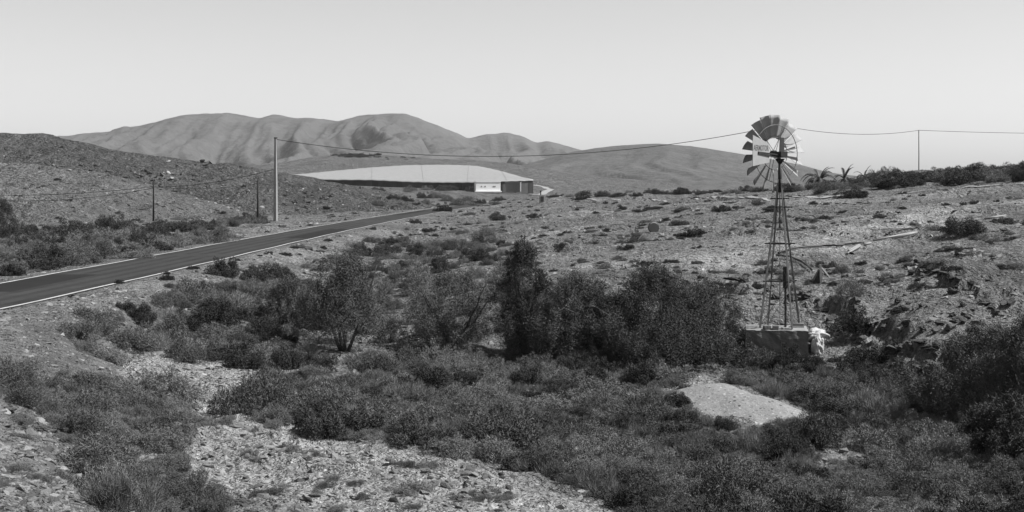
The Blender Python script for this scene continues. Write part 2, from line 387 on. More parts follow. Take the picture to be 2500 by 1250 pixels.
def H(X, Y):
    z = Hg(X, Y)
    for h in HILLS[:4]:
        X_ = np.asarray(X, float); Y_ = np.asarray(Y, float)
        ok = (X_ > h.xx[0]) & (X_ < h.xx[-1]) & (Y_ > h.front) & (Y_ < h.back)
        if np.any(ok): z = np.where(ok, np.maximum(z, h.h(X_, Y_)), z)
    return z
DS = np.exp(np.linspace(math.log(14), math.log(1100), 1800))
def at(px, py, dmin=14):
    """where the sight line through a photo pixel meets the ground"""
    u = (px - 1250) / F; s = -(py - HZ) / F
    d = DS[DS >= dmin]; z = H(u * d, d); hit = np.nonzero(z >= s * d)[0]
    k = hit[0] if len(hit) else len(d) - 1
    Y = float(d[k]); X = u * Y
    return Vector((X, Y, float(H(np.array([X]), np.array([Y]))[0])))
def gz(x, y): return float(H(np.array([x]), np.array([y]))[0])
def pxm(Y): return F / Y
def proj(X, Y, Z): return 1250 + F * X / Y, HZ - F * Z / Y
def inpoly(x, y, poly):
    x = np.asarray(x); y = np.asarray(y); c = np.zeros(x.shape, bool); n = len(poly)
    for i in range(n):
        x1, y1 = poly[i]; x2, y2 = poly[(i + 1) % n]
        k = ((y1 > y) != (y2 > y)) & (x < (x2 - x1) * (y - y1) / (y2 - y1 + 1e-9) + x1); c ^= k
    return c

# soil tones (pale wash gravel, sand bar, wheel tracks) as places on the ground
GPX, GPY = proj(Xg, Yg, Zg)
def world_line(pts, dmin=14): return [(p.x, p.y) for p in (at(a, b, dmin) for a, b in pts)]
tone = np.ones_like(Zg)
wash = world_line([(480,905),(560,960),(560,1040),(700,1130),(950,1180),(1200,1240)])
tone += .8 * sstep(4.4, 1.5, poly_dist(Xg, Yg, wash)) * (Yg < 60)
bankl = world_line([(20,990),(100,1120),(150,1240)]); tone += .25 * sstep(4, 1, poly_dist(Xg, Yg, bankl))
sand = world_line([(1725,955),(1800,980),(1890,1003)]); sd = poly_dist(Xg, Yg, sand); tone += .75 * sstep(2.4, 1.0, sd)
for pts, wd, am in (([(2500,490),(2380,500),(2250,545),(2100,580),(1950,612),(1800,640)], 2.6, .6), ([(1420,555),(1300,585),(1180,606),(1080,640)], 1.3, .5), ([(1400,522),(1600,502),(1900,496),(2300,478)], 4.0, .3), ([(1500,650),(1650,630),(1800,600),(2000,570),(2250,510)], 3.0, .3),
                    ([(600,545),(420,580),(250,585),(150,575)], 1.5, .6), ([(960,565),(800,603),(600,642),(420,690),(250,735),(100,775)], 1.3, .3), ([(1050,512),(900,540),(720,545),(560,590)], 3.0, .25)):
    tone += am * sstep(wd * 1.6, wd * .5, poly_dist(Xg, Yg, world_line(pts)))
tone *= 1 - .25 * sstep(.1, .6, fbm(Xg / 9 + 80, Yg / 9, 4))
ground = grid_obj('ground', Xg, Yg, Zg, M_ground, tone)
tag(ground, 'stony semi-desert ground of ravine, road banks and plateau', 'ground', kind='structure')
hillA.mesh('hill', 420, 200, M_spur, 'low bare spur descending behind the two thin dark poles')
hillB.mesh('hill', 460, 220, M_hill, 'stony rounded hillside rising behind the lower spur, left of the tall pole')
hillR.mesh('hill', 360, 180, M_spur, 'gentle slope carrying the big pale covered field')
hillC.mesh('hill', 420, 200, M_mount, 'smooth low hill behind the windmill wheel')
mount.mesh('mountain', 640, 260, M_mount, 'eroded bare mountain range on the skyline')

# ------------------------------------------------------------------ road
def strip(pts, off0, off1, zf, name, mat_, lift, skip=None):
    p = np.asarray(pts); d = np.gradient(p[:, :2], axis=0); d /= np.linalg.norm(d, axis=1)[:, None]; nrm = np.stack([d[:, 1], -d[:, 0]], 1)
    a = p[:, :2] + nrm * off0; b = p[:, :2] + nrm * off1
    v = np.concatenate([np.c_[a, zf(a[:, 0], a[:, 1]) + lift], np.c_[b, zf(b[:, 0], b[:, 1]) + lift]]); n = len(p)
    f = np.array([(i, i + 1, n + i + 1, n + i) for i in range(n - 1) if not (skip and skip(p[i, 1]))])
    return raw_mesh(name, v, f, True)
zr = lambda x, y: road_z(y)
road = link('road', strip(ROAD, -ROADW / 2, ROADW / 2, zr, 'road', None, 0.0), M_asph); tag(road, 'dark asphalt country road with white edge lines', 'road', kind='structure')
jog = lambda k: ROAD + np.stack([.05 * np.sin(np.arange(len(ROAD)) * .9 + k), 0 * ROAD[:, 1]], 1)
link('edge_line', strip(jog(0), ROADW / 2 - .28, ROADW / 2 - .12, zr, 'edge_line', None, .006), M_line, road)
link('edge_line', strip(jog(2), -ROADW / 2 + .12, -ROADW / 2 + .28, zr, 'edge_line', None, .006), M_line, road)
M_patch = mat('old_asphalt', .042, .95, var=.4, vscale=.8, spec=.03); M_patch2 = mat('fresh_asphalt', .022, .95, var=.3, vscale=.8, spec=.03)
for k_, (i0, i1, o0, o1) in enumerate(((18, 24, -2.4, -.2), (31, 33, -1.2, 2.3), (44, 56, .3, 2.4), (66, 71, -2.4, 2.4), (84, 100, -2.3, -.5), (118, 126, -.2, 2.4))):
    link('patch', strip(ROAD[i0:i1], o0, o1, zr, 'patch', None, .004), M_patch if k_ % 2 else M_patch2, road)
for o0, o1 in ((-1.75, -1.15), (-.75, -.2), (.3, .85), (1.25, 1.85)):
    link('wheel_track', strip(ROAD, o0, o1, zr, 'wheel_track', None, .002), M_patch, road)
def ground_path(pts, wd, label, lift=.10):
    c = smooth_curve(world_line(pts), 400)
    o = link('dirt_path', strip(c, -wd / 2, wd / 2, lambda x, y: H(x, y), 'dirt_path', None, lift), M_path); tag(o, label, 'path', kind='structure')
TRACKS = [world_line([(2500,490),(2380,500),(2250,545),(2100,580),(1950,612),(1800,640)]), world_line([(1400,522),(1600,502),(1900,496),(2300,478)])]
# smooth sand bar lapping over the scrub floor
sx = np.array([p[0] for p in sand]); sy = np.array([p[1] for p in sand])
Xs, Ys = np.meshgrid(np.linspace(sx.min() - 3, sx.max() + 3, 90), np.linspace(sy.min() - 3, sy.max() + 3, 70)); Zs = Hg(Xs, Ys)
for _ in range(30): Zs[1:-1, 1:-1] = .25 * (Zs[:-2, 1:-1] + Zs[2:, 1:-1] + Zs[1:-1, :-2] + Zs[1:-1, 2:])
Zs += .34 * np.exp(-(poly_dist(Xs, Ys, sand) / 1.35) ** 2) - .20 + .05 * fbm(Xs / 1.2, Ys / 1.2, 3)
M_sand = earth('fine_sand', .19, (.3, 1.6, 9.0), (.3, .4, .6), 9.0, .8, .3, .03, attr=False)
tag(grid_obj('sand_bar', Xs, Ys, Zs, M_sand), 'smooth pale sand bar among the ravine scrub', 'sand bar', kind='structure')
ground_path([(1345,488),(1500,488),(1700,487),(1860,486),(1935,483),(2041,480),(2253,468),(2400,457),(2500,450),(2560,446)], .5, 'thin pale track crossing the plateau below the palms')
ground_path([(1302,452),(1330,457),(1345,463),(1330,470),(1310,476),(1300,474),(1240,467)], 3.0, 'pale gravel drive looping to the white gatehouse')

# ------------------------------------------------------------------ foliage and rock prototypes
def leaf_cloud(centres, radii, n, ln, wd, up=.35, out=.7, rnd=.8, seed=0, origin=(0, 0, 0), droop=0.0, curve=False):
    r = np.random.default_rng(seed); C = np.asarray(centres, float); R = np.asarray(radii, float)
    w_ = R ** 2; k = r.choice(len(C), n, p=w_ / w_.sum())
    dirn = r.normal(size=(n, 3)); dirn /= np.linalg.norm(dirn, axis=1)[:, None]
    p = C[k] + (dirn * (R[k] * r.uniform(.35, 1.0, n) ** .5)[:, None] if not curve else r.normal(size=(n, 3)) * np.array([.5, .5, .8]) * R[k][:, None])
    o = p - np.asarray(origin); o /= np.maximum(np.linalg.norm(o, axis=1), 1e-6)[:, None]
    d = o * out * .4 + dirn * out * .4 + r.normal(size=(n, 3)) * rnd * .75; d[:, 2] += up - droop; d /= np.linalg.norm(d, axis=1)[:, None]
    s = np.cross(d, r.normal(size=(n, 3))); s /= np.linalg.norm(s, axis=1)[:, None]
    L = ln * r.uniform(.5, 1.3, n); W = wd * r.uniform(.6, 1.3, n)
    a = p - s * W[:, None] / 2; b = p + s * W[:, None] / 2; c = p + d * L[:, None]
    v = np.stack([a, b, c], 1).reshape(-1, 3); return v, np.arange(3 * n).reshape(-1, 3)

def shrub_proto(seed, flat=.75, n=4600, clumps=46, ln=.17, wd=.02, up=.4, loose=1.0):
    r = np.random.default_rng(seed); d = r.normal(size=(clumps, 3)); d[:, 2] = np.abs(d[:, 2]) * .9 + .05; d /= np.linalg.norm(d, axis=1)[:, None]
    rad = r.uniform(.45, .98, clumps) * (1 + .22 * np.sin(np.arctan2(d[:, 1], d[:, 0]) * 3 + seed)); C = d * rad[:, None]; C[:, 2] *= flat
    R = r.uniform(.10, .26, clumps) * loose
    v, f = leaf_cloud(C, R, n, ln, wd, up, seed=seed + 1, origin=(0, 0, -.2))
    # bare twigs from the root to the clumps, a few poking out
    tw = []; 
    for i in range(clumps):
        for q in range(3):
            e = C[i] * r.uniform(.8, 1.18) + r.normal(size=3) * .08; s = np.cross(e, r.normal(size=3)); s = s / np.linalg.norm(s) * .008
            b0 = r.normal(size=3) * .06; b0[2] = 0; tw += [b0 - s, b0 + s, e]
    tw = np.array(tw); v[:, 2] = np.maximum(v[:, 2], -.06)
    v = np.concatenate([v, tw]); f = np.arange(len(v)).reshape(-1, 3)
    return v, f
PROTO = {}
def protos(kind, count, mat_, **kw):
    L = []
    for i in range(count):
        v, f = shrub_proto(hash((kind, i)) % 1000 if False else 100 * len(PROTO) + 11 * i + 3, **kw); me = raw_mesh(kind + '_shrub', v, f); me.materials.append(mat_); L.append(me)
    PROTO[kind] = L
protos('spiny', 6, M_leaf, flat=.72, n=8500, clumps=60, ln=.10, wd=.022, up=.1)
protos('dark', 4, M_leafdark, flat=.75, n=8500, clumps=42, ln=.10, wd=.028, up=.05)
protos('pale', 3, M_leafpale, flat=.6, n=3600, clumps=30, ln=.26, wd=.014, up=.9)
protos('tall', 4, M_leaf, flat=1.45, n=5600, clumps=60, ln=.12, wd=.022, up=.25)
protos('talldark', 3, M_leafdark, flat=1.25, n=5600, clumps=55, ln=.12, wd=.026, up=.2)

def rock_mesh(seed, mat_, sub=2, jag=.3, strata=0.0):
    r = np.random.default_rng(seed); bm = bmesh.new(); bmesh.ops.create_icosphere(bm, subdivisions=sub, radius=1)
    planes = [(Vector(r.normal(size=3)).normalized(), r.uniform(.38, .8)) for _ in range(11)]
    sc = Vector((r.uniform(.8, 1.3), r.uniform(.7, 1.1), r.uniform(.5, .8)))
    for v in bm.verts:
        p = v.co.copy()
        for nn, dd in planes:
            e = p.dot(nn) - dd
            if e > 0: p -= nn * e
        p *= 1 + jag * .05 * r.normal()
        if strata: p.x += strata * (((p.z * 3.1 + seed * .37) % 1) - .5) * (1 if p.x > 0 else -1); p *= 1 + strata * .8 * float(pn(p.x * 2.2 + seed, p.y * 2.2 + p.z * 3))
        v.co = Vector((p.x * sc.x, p.y * sc.y, p.z * sc.z))
    me = bpy.data.meshes.new('rock'); bm.to_mesh(me); bm.free(); me.materials.append(mat_); return me
ROCKS = [rock_mesh(50 + i, M_rock, 2) for i in range(6)]
ROCKSD = [rock_mesh(80 + i, M_rockdark, 3, .4, .32) for i in range(6)]
PEBBLE = [rock_mesh(20 + i, M_rock, 1) for i in range(6)]

def scatter(name, pts, scl, rot, idx, meshes, label, cat):
    """many uncountable pieces as one object: mesh points instanced with geometry nodes"""
    me = bpy.data.meshes.new(name); me.vertices.add(len(pts)); me.vertices.foreach_set('co', np.asarray(pts, np.float32).ravel())
    for nm, ty, dat in (('scl', 'FLOAT_VECTOR', scl), ('rot', 'FLOAT_VECTOR', rot)):
        a = me.attributes.new(nm, ty, 'POINT'); a.data.foreach_set('vector', np.asarray(dat, np.float32).ravel())
    a = me.attributes.new('idx', 'INT', 'POINT'); a.data.foreach_set('value', np.asarray(idx, np.int32))
    o = link(name, me)
    c = bpy.data.collections.new(name + '_pieces')
    for k, m in enumerate(meshes): c.objects.link(bpy.data.objects.new('%s_piece_%02d' % (name, k), m))
    g = bpy.data.node_groups.new(name, 'GeometryNodeTree')
    g.interface.new_socket('Geometry', in_out='INPUT', socket_type='NodeSocketGeometry'); g.interface.new_socket('Geometry', in_out='OUTPUT', socket_type='NodeSocketGeometry')
    N = g.nodes; gi = N.new('NodeGroupInput'); go = N.new('NodeGroupOutput'); ip = N.new('GeometryNodeInstanceOnPoints'); ci = N.new('GeometryNodeCollectionInfo')
    ci.inputs['Collection'].default_value = c; ci.inputs['Separate Children'].default_value = True; ci.inputs['Reset Children'].default_value = True
    ip.inputs['Pick Instance'].default_value = True
    def na(nm, ty): k = N.new('GeometryNodeInputNamedAttribute'); k.data_type = ty; k.inputs['Name'].default_value = nm; return k.outputs['Attribute']
    er = N.new('FunctionNodeEulerToRotation')
    g.links.new(na('rot', 'FLOAT_VECTOR'), er.inputs[0]); g.links.new(er.outputs[0], ip.inputs['Rotation']); g.links.new(na('scl', 'FLOAT_VECTOR'), ip.inputs['Scale']); g.links.new(na('idx', 'INT'), ip.inputs['Instance Index'])
    g.links.new(gi.outputs[0], ip.inputs['Points']); g.links.new(ci.outputs[0], ip.inputs['Instance']); g.links.new(ip.outputs[0], go.inputs[0])
    md = o.modifiers.new('scatter', 'NODES'); md.node_group = g
    tag(o, label, cat, kind='stuff'); return o

def fan_points(n, y0, y1, umax=.5):
    """random places on the ground, thinning out with distance"""
    u = rng.uniform(-umax, umax, n); y = np.exp(rng.uniform(math.log(y0), math.log(y1), n)); x = u * y
    return x, y, H(x, y)

# ------------------------------------------------------------------ shrubs
SAND = [(1675,925),(1760,930),(1870,970),(1935,1000),(1900,1050),(1780,1050),(1690,1020)]
SANDV = [(1690,930),(1760,935),(1870,975),(1925,1000),(1880,1015),(1780,1010),(1695,985)]
WASHV = [(450,910),(540,905),(600,960),(560,1010),(620,1070),(760,1105),(980,1125),(1180,1190),(1260,1250),(640,1250),(540,1180),(460,1120),(450,1020)]
BARE = [[(1990,1040),(2110,1050),(2120,1110),(2000,1110)],[(1470,945),(1590,950),(1590,1005),(1480,1000)],[(680,840),(760,840),(760,880),(680,880)],[(800,880),(880,880),(880,930),(800,930)],[(800,800),(890,800),(890,862),(800,862)]]
WASH = [(430,905),(560,890),(640,915),(600,1000),(640,1060),(760,1095),(980,1110),(1200,1180),(1300,1250),(620,1250),(520,1200),(430,1170),(430,1010)]
LBANK = [(0,960),(90,1010),(190,1130),(250,1250),(0,1250)]
R_MAIN = [(600,960),(850,885),(1300,870),(1700,930),(1900,930),(2100,900),(2240,950),(2500,1050),(2620,1100),(2620,1330),(1550,1330),(1500,1225),(1250,1140),(1000,1090),(700,1060),(600,1010)]
R_LEFT = [(-120,895),(60,905),(200,925),(330,945),(500,940),(520,1000),(440,1040),(430,1170),(540,1260),(250,1260),(200,1130),(110,1020),(-120,950)]
R_EMB = [(150,830),(260,765),(430,722),(560,692),(700,680),(760,720),(820,800),(840,880),(700,905),(520,900),(400,880),(250,880),(180,840)]
R_MID = [(760,720),(850,690),(1000,690),(1200,670),(1260,720),(1300,870),(880,880),(800,760)]
R_WELL = [(1780,860),(1960,880),(2100,850),(2230,880),(2230,950),(1900,950),(1780,920)]
def spaced(x, y, gap):
    keep = []; cell = {}
    for i in range(len(x)):
        g = gap[i]; kx, ky = int(x[i] // 1.5), int(y[i] // 1.5); ok = True
        for a in (-1, 0, 1):
            for b in (-1, 0, 1):
                for j in cell.get((kx + a, ky + b), ()):
                    if (x[i] - x[j]) ** 2 + (y[i] - y[j]) ** 2 < (.5 * (g + gap[j])) ** 2: ok = False; break
        if ok: keep.append(i); cell.setdefault((kx, ky), []).append(i)
    return np.array(keep, int)
WMP = Vector(((1904 - 1250) / F * 55, 55, -(800 - HZ) / F * 55))      # windmill foot
BUSH = []    # x, y, radius, kind, tallness, group index
GRP = [('low spiny grey shrub in the scrub covering the ravine floor', 'scrub on the ravine floor'),
       ('low spiny shrub in the band of scrub along the foot of the rubble bank', 'scrub below the rubble bank'),
       ('bushy shrub on the embankment below the road', 'shrubs on the road embankment'),
       ('shrub on the far side of the ravine between the road and the tamarisks', 'shrubs on the far ravine side'),
       ('shrub around the foot of the windmill block', 'shrubs by the windmill block'), ('x', 'x')]
def region(poly, gi, n, y0, y1, rad, kinds, gapk):
    x, y, z = fan_points(n, y0, y1, .46); px, py = proj(x, y, z); ok = inpoly(px, py, poly) & ~inpoly(px, py, SAND) & (np.hypot(x - WMP.x, y - WMP.y) > 1.8)
    for q in BARE: ok &= ~inpoly(px, py, q)
    if gi != 0 or True: ok &= ~inpoly(px, py, LBANK) & (poly_dist(x, y, [tuple(p) for p in ROAD[::4]]) > 4.2)
    x, y = x[ok], y[ok]; r = rng.uniform(*rad, len(x)) * (1 + .5 * (rng.random(len(x)) > .85)); k = spaced(x, y, r * gapk)
    # patches of one kind
    pk = fbm(x / 5 + gi * 7, y / 5, 2)
    for i in k:
        tl = rng.uniform(.6, 1.35); zt = float(H(np.array([x[i]]), np.array([y[i]]))[0]) + r[i] * .75 * tl; a_, b_ = proj(x[i], y[i], zt); qa = np.array([a_, a_, a_ - r[i] * F / y[i] * .6, a_ + r[i] * F / y[i] * .6]); qb = np.array([b_, b_ + 14, b_ + 14, b_ + 14]); hh_ = r[i] * .75 * tl * F / y[i]; rr_ = r[i] * F / y[i]
        gx_ = np.array([a_ + rr_ * u_ for u_ in (-.9, -.5, 0, .5, .9) for _ in range(5)]); gy_ = np.array([b_ + hh_ * v_ for _ in range(5) for v_ in (0, .25, .5, .75, 1)])
        if inpoly(gx_, gy_, SANDV).any() or inpoly(qa[:2], qb[:2], WASHV).any(): continue
        if any(inpoly(qa, qb, q).any() for q in (BARE[0], BARE[4])): continue
        ks = kinds[0] if pk[i] + rng.normal() * .25 < .12 else kinds[1]
        BUSH.append((x[i], y[i], r[i], ks if rng.random() > .06 else 'pale', tl, gi))
region(R_MAIN, 0, 16000, 25, 62, (.35, .85), ('spiny', 'dark'), 1.22)
region(R_LEFT, 1, 12000, 18, 56, (.3, .75), ('spiny', 'spiny'), 1.22)
region(R_MAIN, 0, 16000, 25, 62, (.2, .4), ('spiny', 'pale'), 1.5)
region(R_LEFT, 1, 9000, 18, 56, (.18, .36), ('spiny', 'pale'), 1.5)
region(R_EMB, 2, 9000, 40, 95, (.45, 1.0), ('spiny', 'dark'), 1.3)
region(R_MID, 3, 9000, 50, 120, (.4, .8), ('spiny', 'tall'), 2.3)
region([(720,660),(860,625),(1000,600),(1220,590),(1280,640),(1250,690),(1000,695),(850,695)], 3, 6000, 58, 130, (.38, .75), ('spiny', 'dark'), 2.6)
region([(-60,600),(120,585),(400,585),(540,570),(540,600),(300,640),(120,665),(-60,690)], 5, 9000, 55, 170, (.5, 1.2), ('spiny', 'dark'), 1.5)
region([(-60,570),(330,560),(640,538),(640,545),(400,575),(-60,595)], 5, 9000, 90, 240, (.5, 1.1), ('dark', 'spiny'), 1.7)
region(R_WELL, 4, 4000, 40, 62, (.35, .7), ('spiny', 'dark'), 1.2)
BUSH.sort(key=lambda b: -b[2] / b[1])
KNAME = {'spiny': 'spiny_shrub', 'dark': 'dark_shrub', 'pale': 'dry_shrub', 'tall': 'wispy_shrub', 'talldark': 'dark_shrub'}
KLAB = {'spiny': 'grey spiny shrub', 'dark': 'dark dense shrub', 'pale': 'pale dry twiggy shrub', 'tall': 'wispy upright shrub', 'talldark': 'dark upright shrub'}
LM = [((1790,985), 'the bare sand bar'), ((1845,870), 'the windmill block'), ((2400,1000), 'the huge tamarisk on the rocky bank'), ((1600,900), 'the broad dark tamarisk'), ((1290,870), 'the tall narrow tamarisk'), ((842,858), 'the tamarisk with the forked trunk'),
      ((560,960), 'the upper end of the pale wash'), ((640,1090), 'the bend of the pale wash'), ((1180,1190), 'the heap of broken stones'), ((2195,1185), 'the pale pointed rock in the scrub'), ((585,1232), 'the flat-topped dark rock'), ((80,1212), 'the long dark rock on the rubble bank'),
      ((30,1000), 'the dark rock under the left bank'), ((1110,840), 'the sparse half-bare tamarisk'), ((540,672), 'the big dark bush at the road line'), ((700,800), 'the shrubby tamarisk on the embankment'), ((2088,806), 'the large dark bush right of the block'), ((300,760), 'the bare embankment crest'), ((1500,1235), 'the stony end of the gravel bar'), ((1500,970), 'the small bare patch in the scrub'), ((770,611), 'the pair of dark blocks by the road')]
LMW = []
def auto_label(x, y, r, kind):
    if not LMW: LMW.extend((at(*a), b) for a, b in LM)
    k = min(LMW, key=lambda q: (q[0].x - x) ** 2 + (q[0].y - y) ** 2); d = math.hypot(k[0].x - x, k[0].y - y)
    return '%s %s %s %s' % ('large' if r > .72 else 'middling' if r > .55 else 'small', KLAB[kind].replace('pale dry twiggy', 'dry twiggy'), 'close to' if d < 2.2 else 'a few steps from' if d < 5 else 'nearest to', k[1])
def place_shrub(name, x, y, r, kind, tall, label, group, cat='shrub', sink=.06):
    name = KNAME[kind]; me = random.choice(PROTO[kind]); o = bpy.data.objects.new(name, me); COL.objects.link(o)
    o.location = (x, y, gz(x, y) - sink * r); o.rotation_euler = (rng.normal() * .06, rng.normal() * .06, rng.uniform(0, 6.28)); o.scale = (r * rng.uniform(.9, 1.15), r * rng.uniform(.9, 1.15), r * tall)
    tag(o, label, cat, group); return o
NIND = 215
for b in BUSH[:NIND]: place_shrub('shrub', b[0], b[1], b[2], b[3], b[4], auto_label(b[0], b[1], b[2], b[3]), 'shrubs of the ravine and its banks')
rest = BUSH[NIND:]
x, y, z = fan_points(2600, 22, 56, .44); px, py = proj(x, y, z); ok = (inpoly(px, py, WASH) | inpoly(px, py, LBANK)) & (fbm(x / 3 + 5, y / 3, 2) > .05)
for i in np.nonzero(ok)[0][:170]: rest.append((x[i], y[i], rng.uniform(.08, .3), 'pale' if rng.random() < .5 else 'spiny', rng.uniform(.5, .9), 0))
KI = {}; flat = []
for k in ('spiny', 'dark', 'pale', 'tall', 'talldark'): KI[k] = len(flat); flat += PROTO[k]
def scrub_stuff(name, lst, label):
    n = len(lst); pts = [(b[0], b[1], gz(b[0], b[1]) - .05 * b[2]) for b in lst]
    scatter(name, pts, [(b[2] * rng.uniform(.85, 1.2), b[2] * rng.uniform(.85, 1.2), b[2] * b[4]) for b in lst], [(rng.normal() * .08, rng.normal() * .08, rng.uniform(0, 6.28)) for b in lst],
            [KI[b[3]] + rng.integers(0, len(PROTO[b[3]])) for b in lst], flat, label, 'scrub')
scrub_stuff('ravine_scrub', rest, 'smaller scrub filling the gaps between the shrubs of the ravine')

# single shrubs read from the photograph: base x, base y, width px, kind, tallness, label
SINGLE = [
 (1082,516,48,'dark',1.1,'dark round bush at the roadside where the road bends away'),(1015,546,42,'dark',.7,'low dark bush at the near road edge before the bend'),
 (540,672,84,'dark',1.25,'big dark bush on the embankment edge touching the road line'),
 (2080,482,84,'dark',.75,'dark domed bush beside the thin pale track below the palms'),(2362,570,112,'dark',.85,'big dark bush on the slope hiding part of the pale pipe line'),
 (2283,563,56,'spiny',.7,'grey bush beside the big dark bush on the pipe slope'),(2088,806,126,'dark',.95,'large dark bush on the bank right of the windmill block'),
 (2076,720,80,'tall',1.0,'round fuzzy bush in front of the collapsed wooden trestle'),(2052,665,44,'spiny',1.2,'small upright bush behind the collapsed wooden trestle'),
 (1925,893,86,'dark',1.5,'dark bush against the front of the windmill block'),(1845,893,80,'spiny',1.5,'grey bush at the corner of the windmill block'),
 (1770,712,62,'dark',.7,'dark shrub above a small rock step left of the tower'),(545,592,74,'tall',.9,'fuzzy bush on the far roadside above the white line'),
 (80,655,120,'dark',.9,'broad dark bush between the left hill and the road'),(200,640,110,'spiny',.6,'low grey thicket beside the broad dark bush by the road'),(330,630,110,'spiny',.6,'long low grey thicket along the far road verge'),
 (1010,1200,112,'spiny',.6,'low fuzzy bush alone on the pale gravel bar'),(650,1205,120,'spiny',.35,'flat mat of scrub spreading on the pale wash'),(1882,900,84,'spiny',1.5,'grey bush hiding the lower front of the windmill block'),(1955,905,70,'dark',.8,'dark low bush below the white plastic sheet'),
 (1820,845,80,'dark',1.2,'dark bush left of the windmill block'),(640,820,100,'talldark',1.0,'dark upright bush on the embankment foot'),
]
for a, b, wd, k, tl, lab in SINGLE:
    p = at(a, b); place_shrub('shrub', p.x, p.y, wd / 2 / pxm(p.y), k, tl, lab, None)
# shrubs of the plateau and slopes, alike but for their place
def many(lst, label, group):
    cut = sorted(q[2] for q in lst); lo_, hi_ = cut[len(cut) // 3], cut[2 * len(cut) // 3]; base = label
    rest_ = base[base.index(' ', base.index('bush') if 'bush' in base else base.index('shrub') if 'shrub' in base else base.index('tuft')) + 1:]
    for a, b, wd, k, tl in lst:
        near = ''
        if 'ridge' in group: near = ', below the slim pole' if 2205 < a < 2290 else ', among the palms' if 1960 < a < 2200 else ', behind the windmill tower' if a < 1960 else ', beyond the small pale pillar' if a > 2322 else ', beside the small pale pillar'
        label = '%s %s %s%s' % ('small' if wd < lo_ else 'large' if wd > hi_ else 'middling', KLAB[k], rest_, near)
        p = at(a, b); place_shrub('shrub', p.x, p.y, wd / 2 / pxm(p.y), k, tl, label, group)
many([(870,606,50,'spiny',.9),(905,592,45,'spiny',.9),(950,596,50,'dark',.7),(985,590,40,'spiny',1.1),(1060,604,52,'spiny',.8),(1098,602,44,'dark',.8),(985,655,56,'dark',.8),(930,622,40,'spiny',.8),(1000,705,60,'dark',.8),(1060,672,50,'dark',.7),
      (845,640,50,'spiny',.8),(1140,640,40,'spiny',.8),(1190,575,58,'spiny',.9),(1130,570,40,'spiny',.7),(1050,565,44,'dark',.6),(1240,600,44,'spiny',.6)],
     'shrub scattered on the slope between the road and the plateau', 'slope shrubs by the road')
many([(1220,533,62,'dark',.6),(1302,532,42,'dark',.7),(1145,525,40,'spiny',.5),(1555,590,46,'tall',1.0),(1660,550,52,'dark',.8),(1695,575,64,'dark',.8),(1530,608,50,'dark',.6),(1520,513,26,'dark',.9),(1600,511,52,'dark',.5),(1660,517,42,'dark',.5),(1560,517,44,'dark',.5),
      (1770,515,64,'dark',.6),(1780,497,30,'dark',.5),(1850,500,40,'spiny',.9),(1890,515,60,'dark',.5),(1370,605,40,'dark',.7),(1640,640,44,'dark',.5),(2330,612,44,'dark',.6),(2450,545,70,'dark',.6),(2450,655,44,'dark',.5),(2200,640,40,'spiny',.5),(2290,650,40,'spiny',.6),(2150,530,40,'dark',.5),(2010,535,44,'dark',.5),(1985,540,30,'spiny',.6),(2060,520,36,'dark',.4),
      (2330,660,36,'dark',.8),(2430,590,50,'spiny',.6),(2240,700,50,'dark',.6),(2180,690,46,'spiny',.7),(2200,760,50,'dark',.6)],
     'shrub dotted over the open stony plateau slope', 'plateau shrubs')
ridge = []
for i in range(84):
    a = rng.uniform(1900, 2540); t = rng.random(); top = np.interp(a, [1900, 2000, 2120, 2250, 2400, 2540], [464, 457, 448, 432, 426, 420]); low = np.interp(a, [1900, 2000, 2120, 2250, 2400, 2540], [474, 470, 462, 452, 446, 440])
    ridge.append((a, low + (top - low) * t, rng.uniform(44, 96) * (.55 if a < 2140 else 1.0), 'dark' if rng.random() < .35 else 'spiny', rng.uniform(.6, 1.25)))
many(ridge, 'thick bush in the scrub along the ridge', 'bushes along the ridge')
edge = [(a, np.interp(a, [1340, 1600, 1900], [484, 474, 468]) + rng.normal() * 3, rng.uniform(22, 52), 'dark' if rng.random() < .5 else 'spiny', rng.uniform(.5, .8)) for a in np.linspace(1345, 1890, 24) + rng.normal(size=24) * 8]
many(edge, 'low bush along the far edge of the plateau', 'bushes along the plateau edge')
val = [(rng.uniform(900, 1230), rng.uniform(482, 503), rng.uniform(20, 46), 'dark' if rng.random() < .45 else 'spiny', rng.uniform(.6, .9)) for _ in range(26)]
many(val, 'bush in the thicket below the pale covered field', 'thicket before the covered field')
lef = [(rng.uniform(-40, 640), 0, rng.uniform(20, 46), 'dark' if rng.random() < .45 else 'spiny', rng.uniform(.5, .8)) for _ in range(36)]
lef = [(a, np.interp(a, [-40, 300, 640], [600, 566, 540]) + rng.normal() * 14, wd, k, t) for a, _, wd, k, t in lef]
many(lef, 'low bush on the flat between the far verge and the spur', 'bushes behind the far verge')
verge = [(a, np.interp(a, [-20, 230, 540, 720], [680, 640, 585, 552]), rng.uniform(24, 60), 'spiny' if rng.random() < .6 else 'dark', rng.uniform(.6, 1.0)) for a in np.linspace(-20, 560, 15)]
many(verge, 'small bush growing on the far road verge', 'far verge bushes')
near_v = [(a, np.interp(a, [100, 300, 600, 900], [748, 690, 633, 568]), rng.uniform(14, 32), 'dark', .9) for a in (175, 290, 405, 470, 580, 634, 655, 720, 800)]
many(near_v, 'small tuft growing against the near white road line', 'near verge tufts')
